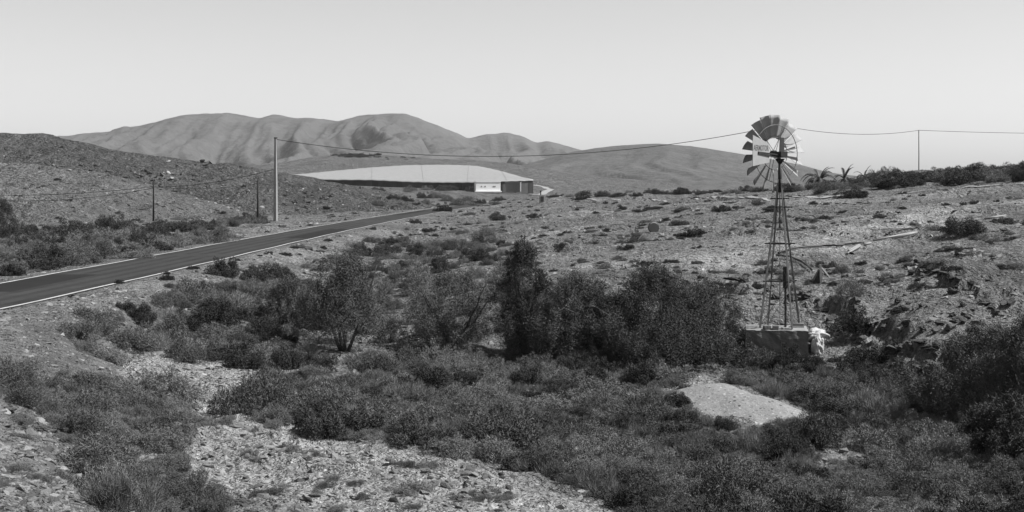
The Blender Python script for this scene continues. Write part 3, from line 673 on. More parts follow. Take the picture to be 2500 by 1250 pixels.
# small growth on hills and open ground: nobody could count it
x, y, z = fan_points(5200, 58, 420, .42); px, py = proj(x, y, z); ok = (poly_dist(x, y, [tuple(p) for p in ROAD[::4]]) > 3.6) & (fbm(x / 12, y / 12, 3) > .12) & (np.hypot(x - WMP.x, y - WMP.y) > 3)
x, y = x[ok], y[ok]; sm = [(x[i], y[i], rng.uniform(.10, .32) * (1 + y[i] / 300), 'dark' if rng.random() < .5 else 'spiny', rng.uniform(.45, .9)) for i in range(len(x))]
scrub_stuff('dwarf_scrub', sm, 'tiny dwarf shrubs dotted over the hillsides and plateau')

# ------------------------------------------------------------------ stones
def stones(name, x, y, s, meshes, label, flatk=.7):
    n = len(x); z = H(x, y) - s * .18
    scatter(name, np.c_[x, y, z], np.c_[s * rng.uniform(.7, 1.4, n), s * rng.uniform(.7, 1.3, n), s * rng.uniform(.45, 1.0, n) * flatk * 1.3], np.c_[rng.normal(size=n) * .35, rng.normal(size=n) * .35, rng.uniform(0, 6.28, n)], rng.integers(0, len(meshes), n), meshes, label, 'stones')
def offroad(x, y): return poly_dist(x, y, [tuple(p) for p in ROAD[::4]]) > 2.95
x, y, z = fan_points(95000, 18, 60, .44); px, py = proj(x, y, z)
ok = offroad(x, y) & ((inpoly(px, py, WASH) | inpoly(px, py, LBANK)) | (rng.random(len(x)) < .28)) & ~(inpoly(px, py, SAND) & (rng.random(len(x)) < .985))
x, y = x[ok], y[ok]; stones('gravel', x, y, .02 + .15 * rng.random(len(x)) ** 6 + .0006 * y, PEBBLE, 'pale loose gravel of the wash and rubble banks')
x, y, z = fan_points(100000, 50, 330, .42); ok = (poly_dist(x, y, [tuple(p) for p in ROAD[::4]]) > 3.3) & (fbm(x / 8 + 9, y / 8, 3) + rng.normal(size=len(x)) * .3 > .0)
for tl_ in TRACKS: ok &= (poly_dist(x, y, tl_) > 2.2) | (rng.random(len(x)) < .15)
x, y = x[ok], y[ok]
stones('scree', x, y, (.035 + .16 * rng.random(len(x)) ** 7) * (1 + y / 150), PEBBLE, 'loose stones strewn over the slopes and plateau')
x, y, z = fan_points(9000, 56, 110, .40); ok = offroad(x, y) & (st_ := (np.abs(fbm(x / 6 + 40, y / 9, 3) - .28) < .07)) & (x > -8); x, y = x[ok], y[ok]
stones('rock_ledge', x, y, .12 + .2 * rng.random(len(x)) ** 3, ROCKSD, 'broken dark rock ledges stepping down the slope')
x, y, z = fan_points(30000, 30, 260, .44); dd = poly_dist(x, y, [tuple(p) for p in ROAD[::4]]); ok = (dd > 2.35) & (dd < 3.6) & (rng.random(len(x)) < np.clip((dd - 2.2) / 1.2, 0, 1)); x, y = x[ok], y[ok]
stones('verge_grit', x, y, .02 + .05 * rng.random(len(x)) ** 3, PEBBLE, 'grit spilling over the edges of the asphalt')
def rock_at(px_, py_, wd, dark, label, group=None, tall=.8, near=False):
    if near:
        ref = min(((2150, 800, 'the broken pallet'), (1995, 820, 'the white plastic sack'), (2088, 806, 'the large dark bush'), (2300, 900, 'the edge of the huge tamarisk'), (2330, 790, 'the top of the bank'), (2450, 970, 'the foot of the huge tamarisk')), key=lambda q: (q[0] - px_) ** 2 + (q[1] - py_) ** 2)
        label = '%s dark boulder of the broken ravine bank near %s' % ('large' if wd > 34 else 'middling' if wd > 24 else 'small', ref[2])
    p = at(px_, py_); me = random.choice(ROCKSD if dark else ROCKS); o = bpy.data.objects.new('rock', me); COL.objects.link(o); r = wd / 2 / pxm(p.y)
    o.location = (p.x, p.y, p.z + r * .15); o.rotation_euler = (rng.normal() * .25, rng.normal() * .25, rng.uniform(0, 6.28)); o.scale = (r, r * rng.uniform(.7, 1.0), r * tall); tag(o, label, 'rock', group)
for a, b, wd, dk, lab in [(585,1232,52,True,'dark angular rock with a flat top at the edge of the pale wash'),(80,1212,58,True,'long dark rock lying on the pale rubble bank'),(100,1050,44,True,'dark rough rock beside the scrub on the rubble bank'),
        (2195,1185,52,False,'pale pointed rock poking out of the scrub'),(755,611,30,True,'dark block on the embankment crest beside another block'),(780,616,28,True,'second dark block on the embankment crest, the lower one'),
        (845,630,40,True,'dark slab on the slope under the pair of dark blocks'),(1140,1185,30,True,'dark rock on the gravel bar edge'),(20,1005,50,True,'dark rock at the foot of the scrub by the left bank'),(232,1225,30,True,'small dark stone on the left rubble bank')]:
    rock_at(a, b, wd, dk, lab)
for i in range(26): rock_at(rng.uniform(1090, 1270), rng.uniform(1150, 1245), rng.uniform(14, 40), rng.random() < .4, 'rock in the heap of broken stones at the end of the gravel bar', 'rocks of the gravel bar heap')
BANK = [(1995,745),(2060,770),(2130,800),(2200,838),(2260,850),(2300,862),(2340,880),(2300,920),(2260,900),(2330,945),(2420,960),(2480,985),(2160,860),(2130,845),(2230,820),(2290,800),(2340,790),(2380,800)]
for a, b in BANK:
    for q in range(4): rock_at(a + rng.normal() * 22, b + rng.normal() * 12, rng.uniform(16, 44), True, 'dark boulder of the broken ravine bank right of the windmill', 'boulders of the ravine bank', rng.uniform(.8, 1.3), True)
for a, b, n, sp in ((2330,690,14,46),(2260,660,8,30),(1800,690,9,24),(2210,745,8,26),(1960,730,8,24),(2400,750,10,34)):
    for q in range(n): rock_at(a + rng.normal() * sp, b + rng.normal() * sp * .3, rng.uniform(12, 40), True, 'dark rock of a broken ledge on the slope beyond the ravine', 'ledge rocks on the windmill slope')
for a, b, n, sx, sy in ((360,432,26,46,8),(750,490,34,40,18),(180,412,12,60,6),(480,398,12,60,4)):
    for q in range(n): rock_at(a + rng.normal() * sx, b + rng.normal() * sy, rng.uniform(8, 22), rng.random() < .55, 'rock outcrop stone on the hillside behind the poles', 'hillside outcrop stones')

# ------------------------------------------------------------------ trees
def tamarisk(px_, py_, hpx, wpx, seed, label, n=15000, trunks=3, spread=.5, lean=0, crown_lo=.25, name='tamarisk_tree', clumps=70):
    p = at(px_, py_); k = pxm(p.y); h = hpx / k * 1.06; wd = wpx / k / 2 * 1.08; r = np.random.default_rng(seed)
    root = empty(name, (p.x, p.y, p.z - .1)); tag(root, label, 'tree')
    mb = MB(); C = []; R = []
    for t in range(trunks):
        an = 6.28 * t / trunks + r.uniform(-.5, .5); b = Vector((math.cos(an) * .1, math.sin(an) * .1, 0)); pts = [b]; tip = Vector((math.cos(an) * wd * spread + lean * h, math.sin(an) * wd * spread, h * r.uniform(.7, .92)))
        for q in range(1, 7):
            f_ = q / 6; pts.append(b.lerp(tip, f_) + Vector((r.normal() * .07, r.normal() * .07, 0)) * h * .25)
        mb.tube(pts, [max(.022 * h * (1 - .85 * i / 6), .008) for i in range(7)], 6)
        for q in range(5):
            s0 = pts[r.integers(1, 6)]; e = s0 + Vector((r.normal() * wd * .4, r.normal() * wd * .4, abs(r.normal()) * h * .12)); md_ = s0.lerp(e, .5) + Vector((0, 0, .06 * h))
            mb.tube([s0, md_, e], [.007 * h, .004 * h, .0015 * h], 5)
    mb.build('trunk', M_bark, root, True)
    for i in range(int(clumps * 2.4)):
        f_ = r.uniform(crown_lo, 1); prof = math.sin(math.pi * min(1, (f_ * .78 + .2))) ** .7; an = r.uniform(0, 6.28); rr = wd * prof * math.sqrt(r.uniform(.1, 1)) * (.95 + .75 * float(pn(math.cos(an) * 1.6 + seed * 3.1, math.sin(an) * 1.6 + f_ * 3.5))) * (1.25 if r.random() < .1 else 1)
        C.append((math.cos(an) * rr + lean * h * f_, math.sin(an) * rr, h * f_ * (.88 + .14 * r.random()))); R.append(r.uniform(.08, .19) * min(wd, h * .5) * (1.15 - .4 * f_))
    v, f = leaf_cloud(C, R, int(n * 3.0), .11, .022, .1, seed=seed, origin=(0, 0, h * .3), curve=True); v[:, 2] = np.maximum(v[:, 2], 0)
    link('crown', raw_mesh('crown', v, f), M_tamar, root); return root
tamarisk(842,858,225,250,1,'slender tamarisk with a dark forked trunk showing, beside the road embankment',15000,4,.6,0,.26,clumps=70)
tamarisk(1290,870,272,150,2,'tall narrow dark tamarisk rising above its neighbours',19000,3,.4,-.05,.12,clumps=90)
tamarisk(1400,880,200,250,3,'wide bushy tamarisk between the tall narrow one and the broad one',22000,4,.6,0,.06,clumps=110)
tamarisk(1600,900,235,260,4,'broad dark tamarisk next to the bare sand bar',24000,4,.6,0,.05,clumps=110)
tamarisk(1710,890,190,210,5,'tamarisk leaning towards the windmill block from the broad tree',17000,4,.6,.05,.05,clumps=90)
tamarisk(1500,890,170,200,9,'low tamarisk thicket filling the gap between two broad tamarisks',15000,4,.6,0,.05,clumps=80)
tamarisk(1110,840,170,230,6,'sparse half-bare shrubby tamarisk with pale twigs in mid ravine',7000,6,.8,0,.2,clumps=70)
tamarisk(2400,1000,200,320,7,'huge dark tamarisk overhanging the rocky ravine bank',19000,5,.6,0,.06,clumps=120)
tamarisk(2520,1010,235,220,8,'dark tamarisk at the end of the rocky bank beyond the huge one',13000,4,.6,0,.06,clumps=90)
tamarisk(2470,1120,150,230,14,'low dark tamarisk in front of the huge one on the ravine floor',14000,4,.6,0,.06,clumps=80)
tamarisk(8,585,92,80,10,'dark tree standing alone at the foot of the left spur',9000,3,.5,0,.1,clumps=60)
tamarisk(700,800,120,150,11,'dark shrubby tamarisk on the embankment beside the forked one',9000,4,.6,0,.1,clumps=60)

def palm(px_, py_, span, seed, label, n=26, dry=0, hk=1.0):
    p = at(px_, py_); k = pxm(p.y); L = span / k; r = np.random.default_rng(seed); root = empty('palm_tree', (p.x, p.y, p.z)); tag(root, label, 'palm tree')
    MB().tube([(0, 0, -.2), (.02, 0, L * .15), (0, 0, L * .24)], [L * .09, L * .08, L * .06], 8).build('trunk', M_bark, root, True)
    for i in range(n):
        an = i * 2.4 + r.uniform(-.2, .2); el = r.uniform(.15, 1.45) if i < n - dry else r.uniform(-.6, .0); ln = L * r.uniform(.75, 1.1) * hk
        pos = Vector((0, 0, L * .24)); d = Vector((math.cos(an) * math.cos(el), math.sin(an) * math.cos(el), math.sin(el))); pts = [pos.copy()]
        for q in range(9): d = (d + Vector((0, 0, -.16 - .06 * q * math.cos(el)))).normalized(); pos = pos + d * ln / 9; pts.append(pos.copy())
        mb = MB(); mb.tube(pts, [.03 * L * (1 - .8 * q / 9) * .5 for q in range(10)], 4)
        for q in range(1, 9):
            for m in range(3):
                f_ = m / 3; c = pts[q].lerp(pts[q + 1], f_); t = (pts[q + 1] - pts[q]).normalized(); sd = t.cross(Vector((0, 0, 1))).normalized() if abs(t.z) < .98 else Vector((1, 0, 0))
                for s_ in (-1, 1):
                    e = c + (sd * s_ * .75 + t * .6 + Vector((0, 0, -.35))) * L * .15 * math.sin(math.pi * (q + f_ + 1.2) / 11); mb.add([c - t * .022 * L, c + t * .022 * L, e], [(0, 1, 2)])
        mb.build('frond', M_palm if i < n - dry else M_palmdry, root)
    return root
palm(2000,456,56,1,'young palm with arching fronds nearest the windmill wheel on the ridge',40)
palm(2062,450,46,2,'sparse palm with a few bare bent fronds against the sky on the ridge',16,3)
palm(2168,452,44,3,'dark palm with pale dead fronds hanging over the ridge bank',34,9)
palm(2110,444,34,4,'small palm half buried in bushes between two other palms',14)

# ------------------------------------------------------------------ windmill
mill = empty('wind_pump', WMP); tag(mill, 'steel wind pump with many-bladed wheel and lettered tail vane on a lattice tower', 'windmill')
HUB = 6.81; al = math.radians(19.5); rho = .907
corner = [Vector((-rho * math.cos(al), -rho * math.sin(al), .02)), Vector((rho * math.sin(al), -rho * math.cos(al), .02)), Vector((rho * math.cos(al), rho * math.sin(al), .02)), Vector((-rho * math.sin(al), rho * math.cos(al), .02))]
TOPZ = 5.8
topc = [Vector((c.x * .07, c.y * .07, TOPZ)) for c in corner]
for c, t in zip(corner, topc):
    mb = MB(); mb.bar(c, t, .1, .025)
    d = (t - c).normalized(); side = d.cross(Vector((c.x, c.y, 0))).normalized(); mb.bar(c + side * .03 + Vector((c.x, c.y, 0)).normalized() * -.025, t + side * .02, .012, .06); mb.build('leg', M_legs, mill)
def lerp4(z): f_ = (z - .02) / (TOPZ - .02); return [c.lerp(t, f_) for c, t in zip(corner, topc)]
for z, ext in ((1.83, .1), (3.29, .22), (4.72, .3), (5.05, .22), (5.55, .05)):
    q_ = lerp4(z)
    for i in range(4):
        a, b = q_[i], q_[(i + 1) % 4]; d = (b - a).normalized(); e = ext if i % 2 == 0 else .03
        MB().bar(a - d * e, b + d * e, .05, .045).build('girt', M_dark if z > 1 else M_legs, mill)
zs = [.02, 1.83, 3.29, 4.72]
for z0, z1 in zip(zs[:-1], zs[1:]):
    a4, b4 = lerp4(z0 + .05), lerp4(z1)
    for i in range(4):
        j = (i + 1) % 4; MB().tube([a4[i], b4[j]], .008, 5).build('brace', M_steel, mill); MB().tube([a4[j], b4[i]], .008, 5).build('brace', M_steel, mill)
MB().tube([(0, 0, .1), (0, 0, TOPZ)], .014, 6).build('pump_rod', M_steel, mill)
MB().tube([(0, 0, 3.9), (0, 0, 4.8)], .03, 6).tube([(0, 0, 4.8), (0, 0, 5.4)], .02, 6).build('rod_guide', M_dark, mill)
MB().tube([(.2, -.1, 0), (.2, -.1, 1.6)], .045, 8).tube([(.2, -.1, 1.55), (.2, -.1, 2.4)], .1, 10).build('pump_cylinder', M_dark, mill)
MB().tube([(0, 0, 5.3), (0, 0, TOPZ + .1), (0, 0, HUB - .22)], [.08, .075, .055], 10).build('mast', M_dark, mill, True)
mb = MB()
for k in range(16): 
    t0, t1 = 2 * math.pi * k / 16, 2 * math.pi * (k + 1) / 16; mb.bar((math.cos(t0) * .2, math.sin(t0) * .2, 5.62), (math.cos(t1) * .2, math.sin(t1) * .2, 5.62), .04, .04)
mb.build('collar', M_dark, mill)
YAW = math.radians(32); ax = Vector((-math.sin(YAW), math.cos(YAW), 0)); tx = Vector((math.cos(YAW), math.sin(YAW), 0)); up = Vector((0, 0, 1)); hub = Vector((0, 0, HUB))
# gearbox with its tall hood, yoke below
g_ = MB(); g_.box(hub + Vector((0, 0, -.03)), (.34, .5, .2), YAW).box(hub + Vector((0, 0, -.14)), (.72, .12, .05), YAW + .15).tube([hub + Vector((0, 0, -.42)), hub + Vector((0, 0, -.2))], [.05, .2], 10)
gear = g_.build('gearbox', M_dark, mill)
h_ = MB(); h_.add([(-.085, -.1, 0), (.085, -.1, 0), (.085, .1, 0), (-.085, .1, 0), (-.065, -.07, .56), (.08, -.07, .56), (.08, .07, .56), (-.065, .07, .56)], [(3, 2, 1, 0), (4, 5, 6, 7), (0, 1, 5, 4), (1, 2, 6, 5), (2, 3, 7, 6), (3, 0, 4, 7)])
hd = h_.build('hood', M_steel, mill); hd.location = hub + Vector((.06, -.05, .06))
WC = hub + ax * .36
MB().tube([hub, WC + ax * .12], .05, 8).tube([WC - ax * .1, WC + ax * .1], .13, 12).build('wheel_hub', M_dark, mill)
RW = 1.53; NB = 18
def wp(ang, r, a): return WC + (tx * math.sin(ang) + up * math.cos(ang)) * r + ax * a
def ring(r, a, rad, nm):
    pts = [wp(2 * math.pi * k / 54, r, a) for k in range(55)]; MB().tube(pts, rad, 5, False).build(nm, M_steel, mill, True)
ring(RW * .735, -.14, .016, 'outer_rim'); ring(RW * .42, -.08, .014, 'inner_rim')
for k in range(6):
    t = 2 * math.pi * (k + .35) / 6
    for s_ in (-1, 1): MB().tube([WC + ax * (.1 * s_), wp(t + s_ * .05, RW * .735, -.13)], .011, 5).build('spoke', M_steel, mill)
PITCH = math.radians(37)
for k in range(NB):
    ang = 2 * math.pi * (k + .12) / NB; vs2 = []; fs2 = []; nr, nc = 7, 7
    rad_ = tx * math.sin(ang) + up * math.cos(ang); tan_ = tx * math.cos(ang) - up * math.sin(ang)
    wdir = tan_ * math.cos(PITCH) * -1 + ax * math.sin(PITCH); nd = rad_.cross(wdir).normalized()
    for i in range(nr):
        r = RW * (.40 + .60 * i / (nr - 1)); wd = .165 + .25 * i / (nr - 1)
        for j in range(nc):
            s_ = j / (nc - 1) - .5; vs2.append(WC + rad_ * (r - .05 * (2 * s_) ** 2 * 0) + wdir * wd * s_ + nd * wd * .42 * (s_ * s_ - .12))
    for i in range(nr - 1):
        for j in range(nc - 1): a = i * nc + j; fs2.append((a, a + 1, a + nc + 1, a + nc))
    me = raw_mesh('blade', [tuple(v) for v in vs2], fs2, True); o = link('blade', me, M_galv, mill)
    sm_ = o.modifiers.new('thick', 'SOLIDIFY'); sm_.thickness = .006
# tail
dT = Vector((-.588, -.809, 0)).normalized(); nT = Vector((-dT.y, dT.x, 0)) * -1
if nT.y > 0: nT = -nT
def tp(s_, z, o=0): return hub + dT * s_ + up * z + nT * o
for zz0, zz1 in ((-.06, .02), (-.2, -.02)): MB().bar(tp(0, zz0, .02), tp(1.95, zz1, .035), .03, .05).build('tail_bar', M_dark, mill)
MB().bar(tp(1.1, .36, -.02), tp(1.1, -.36, -.02), .02, .02).build('tail_stay', M_steel, mill)
MB().bar(tp(1.75, .48, -.02), tp(1.75, -.45, -.02), .02, .02).build('tail_stay', M_steel, mill)
prof = [(.95, .33), (1.1, .40), (2.36, .66), (2.37, -.52), (1.5, -.42), (.95, -.36)]
mb = MB(); n = len(prof); mb.add([tp(a, b, .008) for a, b in prof] + [tp(a, b, -.008) for a, b in prof], [tuple(range(n)), tuple(range(2 * n - 1, n - 1, -1))] + [(i, (i + 1) % n, n + (i + 1) % n, n + i) for i in range(n)])
vane = mb.build('tail_vane', M_vane, mill)
fc = bpy.data.curves.new('lettering', 'FONT'); fc.body = 'AERMOTOR'; fc.size = .3; fc.align_x = 'CENTER'; fc.align_y = 'CENTER'; fc.offset = .006
fo = bpy.data.objects.new('lettering_source', fc); COL.objects.link(fo); dg = bpy.context.evaluated_depsgraph_get(); dg.update()
tme = bpy.data.meshes.new_from_object(fo.evaluated_get(dg)); bpy.data.objects.remove(fo)
tw = max(v.co.x for v in tme.vertices) - min(v.co.x for v in tme.vertices); Mx = Matrix((( -dT.x, 0, nT.x), (-dT.y, 0, nT.y), (0, 1, 0)))
lc = tp(1.67, .17, .012)
for v in tme.vertices: v.co = lc + Mx @ Vector((v.co.x * 1.30 / tw, v.co.y * 1.0, 0))
link('lettering', tme, M_ink, vane)

# ------------------------------------------------------------------ concrete block under the windmill and the clutter around it
BR = math.radians(-9)
blk = empty('concrete_block', WMP + Vector((-.12, .1, 0)), BR); tag(blk, 'stained concrete block carrying the windmill tower', 'concrete block')
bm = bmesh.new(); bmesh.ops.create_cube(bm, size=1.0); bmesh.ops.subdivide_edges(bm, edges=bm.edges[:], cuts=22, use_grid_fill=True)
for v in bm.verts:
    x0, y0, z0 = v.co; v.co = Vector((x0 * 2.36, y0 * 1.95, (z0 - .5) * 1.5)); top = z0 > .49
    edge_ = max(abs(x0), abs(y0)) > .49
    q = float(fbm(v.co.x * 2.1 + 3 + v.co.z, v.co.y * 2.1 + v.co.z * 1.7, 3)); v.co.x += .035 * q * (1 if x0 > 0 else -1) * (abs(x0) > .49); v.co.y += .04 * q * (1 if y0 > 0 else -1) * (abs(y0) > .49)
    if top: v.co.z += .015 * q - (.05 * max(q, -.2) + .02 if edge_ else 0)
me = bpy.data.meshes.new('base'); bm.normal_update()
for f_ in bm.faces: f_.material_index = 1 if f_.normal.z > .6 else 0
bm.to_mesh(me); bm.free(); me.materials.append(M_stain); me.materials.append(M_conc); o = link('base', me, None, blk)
for (a, c, sx, sy, sz) in ((.02, -.6, 1.1, .25, .05), (.75, .35, .6, .5, .05)): MB().box((a, c, sz / 2 - .01), (sx, sy, sz), .1).build('mortar_patch', M_conc, blk)
def block(x, y, d, rz, m, lab):
    o = MB().box((0, 0, d[2] / 2), d).build('building_block', m); o.location = WMP + Vector((x, y, .0)); o.rotation_euler = (0, 0, rz); bv = o.modifiers.new('edge', 'BEVEL'); bv.width = .015; tag(o, lab, 'block')
block(-.62, -.66, (.28, .2, .15), .1, M_concdark, 'dark block lying by the front leg of the windmill tower')
block(-.3, -.72, (.24, .2, .16), -.1, M_conc, 'grey block next to the dark block on the concrete base')
block(.78, .28, (.44, .22, .16), -.15, M_conc, 'long grey block at the far side of the concrete base')
block(.1, -.55, (.3, .16, .07), .3, M_conc, 'flat broken brick in the middle of the concrete base')
block(.3, .1, (.36, .08, .06), .7, M_wood, 'short timber offcut on the concrete base')
# white plastic sheeting slumped over the corner of the block
r_ = np.random.default_rng(4)
def lump(name, c, sc, label, cat, mt, seed, amp=.25):
    bm = bmesh.new(); bmesh.ops.create_icosphere(bm, subdivisions=4, radius=1); v = np.array([q.co[:] for q in bm.verts])
    nn = fbm(v[:, 0] * 1.6 + seed, v[:, 1] * 1.6 + v[:, 2] * 2.1, 4); 
    for q, k in zip(bm.verts, nn): q.co *= 1 + amp * k; q.co.x *= sc[0]; q.co.y *= sc[1]; q.co.z *= sc[2]
    me = bpy.data.meshes.new(name); bm.to_mesh(me); bm.free()
    for p_ in me.polygons: p_.use_smooth = True
    o = link(name, me, mt); o.location = c; tag(o, label, cat); return o
lump('plastic_sack', WMP + Vector((1.42, -.1, -.30)), (.44, .42, .27), 'bulging white plastic sack leaning on the windmill block', 'sack', M_tarp, 3, .26)
lump('plastic_sheet', WMP + Vector((1.36, -.55, -.72)), (.2, .22, .5), 'torn white plastic sheet hanging below the white sack', 'sheet', M_tarp, 9, .4)
lump('plastic_scrap', at(1820, 862) + Vector((0, 0, .05)), (.22, .2, .14), 'pale plastic scrap on the ground left of the windmill block', 'scrap', M_tarp, 6, .4)

def ground_tube(name, pts, rad, m, label, cat, lift=0.02, group=None, n=8):
    w_ = [at(a, b) for a, b in pts]; mb = MB(); mb.tube([p + Vector((0, 0, rad + lift)) for p in w_], rad, n); o = mb.build(name, m, None, True); tag(o, label, cat, group); return o
def dense(pts, k): 
    c = np.array(pts, float); t = np.linspace(0, len(c) - 1, k); return [(float(np.interp(q, range(len(c)), c[:, 0])), float(np.interp(q, range(len(c)), c[:, 1]))) for q in t]
def rigid_pipe(a, b, rad, m, label, name='pipe', cat='pipe', group=None, lift=.02):
    p0, p1 = at(*a), at(*b); mb = MB(); d = (p1 - p0).normalized(); mb.tube([p0 + Vector((0, 0, rad + lift)), p1 + Vector((0, 0, rad + lift))], rad, 10); o = mb.build(name, m, None, True); tag(o, label, cat, group)
rigid_pipe((2069,624), (2100,606), .06, M_pipe, 'pale pipe lower in the pair with open ends above the wooden trestle')
rigid_pipe((2072,617), (2098,603), .06, M_pipe, 'pale pipe upper in the pair with open ends above the wooden trestle')
rigid_pipe((2110,602), (2126,597), .06, M_pipe, 'short pale pipe piece above the open-ended pair')
rigid_pipe((2132,590), (2232,571), .06, M_pipe, 'long pale pipe lying on the slope, upper of two crossing')
rigid_pipe((2182,586), (2240,573), .06, M_pipe, 'shorter pale pipe lying against the long pale pipe')
rigid_pipe((2404,537), (2456,529), .06, M_pipe, 'pale pipe reaching out beyond the big dark bush')
ground_tube('hose', dense([(1900,622),(1935,612),(1970,607),(2010,605),(2050,604),(2068,601),(2110,597)], 26), .05, M_hose, 'black hose running across the slope behind the tower', 'hose', .05)
ground_tube('hose', dense([(1895,630),(1930,634),(1955,645),(1975,658),(1983,668)], 20), .05, M_hose, 'black hose curling down to the wooden trestle', 'hose', .1)
ground_tube('hose', dense([(2172,573),(2176,568),(2210,565),(2250,561)], 18), .04, M_hose, 'thin dark hose above the long pale pipe', 'hose', .05)
# collapsed wooden frame
p = at(2003, 692); fr = empty('collapsed_trestle', p); tag(fr, 'collapsed wooden trestle with an upright post on the slope behind the tower', 'trestle')
def loc(px_, py_): q = Vector(((px_ - 1250) / F * p.y, p.y, -(py_ - HZ) / F * p.y)); return q - p
MB().bar(loc(2004, 694), loc(2003, 645), .09, .09).build('post', M_wood, fr)
MB().bar(loc(2003, 650) + Vector((0, .1, 0)), loc(2030, 678) + Vector((0, .5, 0)), .07, .07).build('rail', M_wood, fr)
MB().bar(loc(2006, 682) + Vector((0, -.1, 0)), loc(2052, 676) + Vector((0, -.1, 0)), .07, .07).build('rail', M_wood, fr)
MB().bar(loc(2008, 691) + Vector((0, -.25, 0)), loc(2056, 682) + Vector((0, -.2, 0)), .07, .07).build('rail', M_wood, fr)
MB().add([loc(2000, 658), loc(1984, 694), loc(2004, 694), loc(2002, 658) + Vector((0, .4, 0)), loc(1986, 690) + Vector((0, .5, 0)), loc(2006, 690) + Vector((0, .5, 0))], [(0, 1, 2), (3, 5, 4), (0, 3, 4, 1), (1, 4, 5, 2), (2, 5, 3, 0)]).build('board', M_dark, fr)
# broken pallet on the bank
p = at(2150, 800); pal = empty('wooden_pallet', p + Vector((0, 0, .12)), math.radians(24)); pal.rotation_euler = (math.radians(-14), math.radians(-12), math.radians(22)); tag(pal, 'broken pale wooden pallet lying on the ravine bank', 'pallet')
for yy in (-.28, .28): MB().bar((-.7, yy, 0), (.75, yy, 0), .08, .08).build('runner', M_palmdry, pal)
for i, xx in enumerate((-.55, -.3, -.02, .22, .5, .66)): MB().bar((xx, -.36, .06), (xx + random.uniform(-.06, .1), .36, .06), .1, .025).build('slat', M_palmdry, pal)
for i in range(4): q = at(2112 + 7 * i, 812 - 3 * i); o = MB().bar((-.3, 0, 0), (.3, .1, .05), .08, .03).build('plank', M_palmdry); o.location = q + Vector((0, 0, .12)); o.rotation_euler = (0, -.5 + .2 * i, .5 * i); tag(o, 'splintered plank beside the broken pallet', 'plank', 'planks by the pallet')
# round stone disc standing on the slope
p = at(1596, 566); ds = empty('stone_disc', p); tag(ds, 'old round stone disc standing on edge on the rubble slope', 'stone disc')
rr = 12 / pxm(p.y); MB().tube([(0, -.12, rr * .85), (0, .12, rr * 1.0)], rr, 24).build('disc', M_conc, ds); mb = MB(); pts = [(rr * 1.05 * math.cos(t), 0.02, rr * .9 + rr * 1.05 * math.sin(t)) for t in np.linspace(0, 6.283, 25)]; mb.tube(pts, .06, 6, False).build('rim', M_concdark, ds)
rigid_pipe((1608, 562), (1613, 538), .05, M_wood, 'leaning dead stake beside the round stone disc', 'stake', 'stake', lift=0)

# ------------------------------------------------------------------ poles, wires, meter box
def pole(px_, ytop, ybase, d, r, m, label, name='utility_pole', kind=None, top_extra=()):
    X = (px_ - 1250) / F * d; zt = -(ytop - HZ) / F * d; zb = gz(X, d); root = empty(name, (X, d, zb)); tag(root, label, 'pole'); h = zt - zb; root.rotation_euler.z = -.4 if kind == 'concrete' else 0
    if kind == 'concrete':
        MB().add([(-r, -r, -.3), (r, -r, -.3), (r, r, -.3), (-r, r, -.3), (-r * .6, -r * .6, h), (r * .6, -r * .6, h), (r * .6, r * .6, h), (-r * .6, r * .6, h)], [(3, 2, 1, 0), (4, 5, 6, 7), (0, 1, 5, 4), (1, 2, 6, 5), (2, 3, 7, 6), (3, 0, 4, 7)]).build('shaft', M_cpole, root)
        for k in range(12): z = h * (.06 + .075 * k); q = r * (1 - .4 * z / h); MB().box((-q * .1, -q - .012, z), (q * 1.1, .02, .03)).build('step', M_concdark, root)
        MB().box((0, 0, h + .06), (r * 1.6, r * 1.6, .12)).build('cap', M_dark, root)
    else:
        MB().tube([(0, 0, -.3), (.02, 0, h * .5), (0, 0, h)], [r, r * .85, r * .7], 10).build('shaft', m, root, True)
        MB().tube([(0, -r, h - .25), (0, -r - .12, h - .25)], .05, 6).build('insulator', M_dark, root)
    return Vector((X, d, zt))
T1 = pole(673, 338, 528, 172, .2, M_cpole, 'tall pale concrete utility pole on the far verge', kind='concrete')
W1 = pole(374.5, 440, 545, 182, .13, M_pole, 'thin dark wooden pole at the foot of the spur')
W2 = pole(629, 440, 535, 178, .13, M_pole, 'thin dark wooden pole next to the tall concrete pole')
W3 = pole(879, 455, 503, 330, .2, M_pole, 'short dark braced pole in front of the covered field')
MB().tube([Vector((W3.x - .9, W3.y - .3, gz(W3.x - .9, W3.y) - .2)), W3 + Vector((0, 0, -1.2))], .12, 6).build('stay_pole', M_pole); tag(bpy.data.objects['stay_pole'], 'leaning stay propping the short dark pole', 'pole')
P2 = pole(1905, 306, 470, 168, .09, M_cpole, 'slim utility pole standing directly behind the windmill tower')
P3 = pole(2243, 318, 408, 196, .07, M_pole, 'slim pole rising out of the bushes on the plateau ridge')
def wire(a, b, sag, label, rad=.028):
    pts = [a.lerp(b, t) + Vector((0, 0, -4 * sag * t * (1 - t))) for t in np.linspace(0, 1, 41)]; o = MB().tube(pts, rad, 4).build('wire', M_wire, None, True); tag(o, label, 'wire')
wire(T1 + Vector((0, 0, -.1)), P2, 2.85, 'long sagging wire from the tall concrete pole to the windmill', .035)
wire(P2, P3, .8, 'wire between the windmill and the slim ridge pole')
wire(P3, Vector(((2900 - 1250) / F * 215, 215, -(322 - HZ) / F * 215)), .35, 'wire leaving the slim ridge pole away from the windmill')
Wl = Vector(((668 - 1250) / F * 172, 172, -(413 - HZ) / F * 172)); W1b = W1 + Vector((0, 0, -.85))
wire(Wl, W1b, .55, 'wire from half way up the concrete pole to the spur pole', .03)
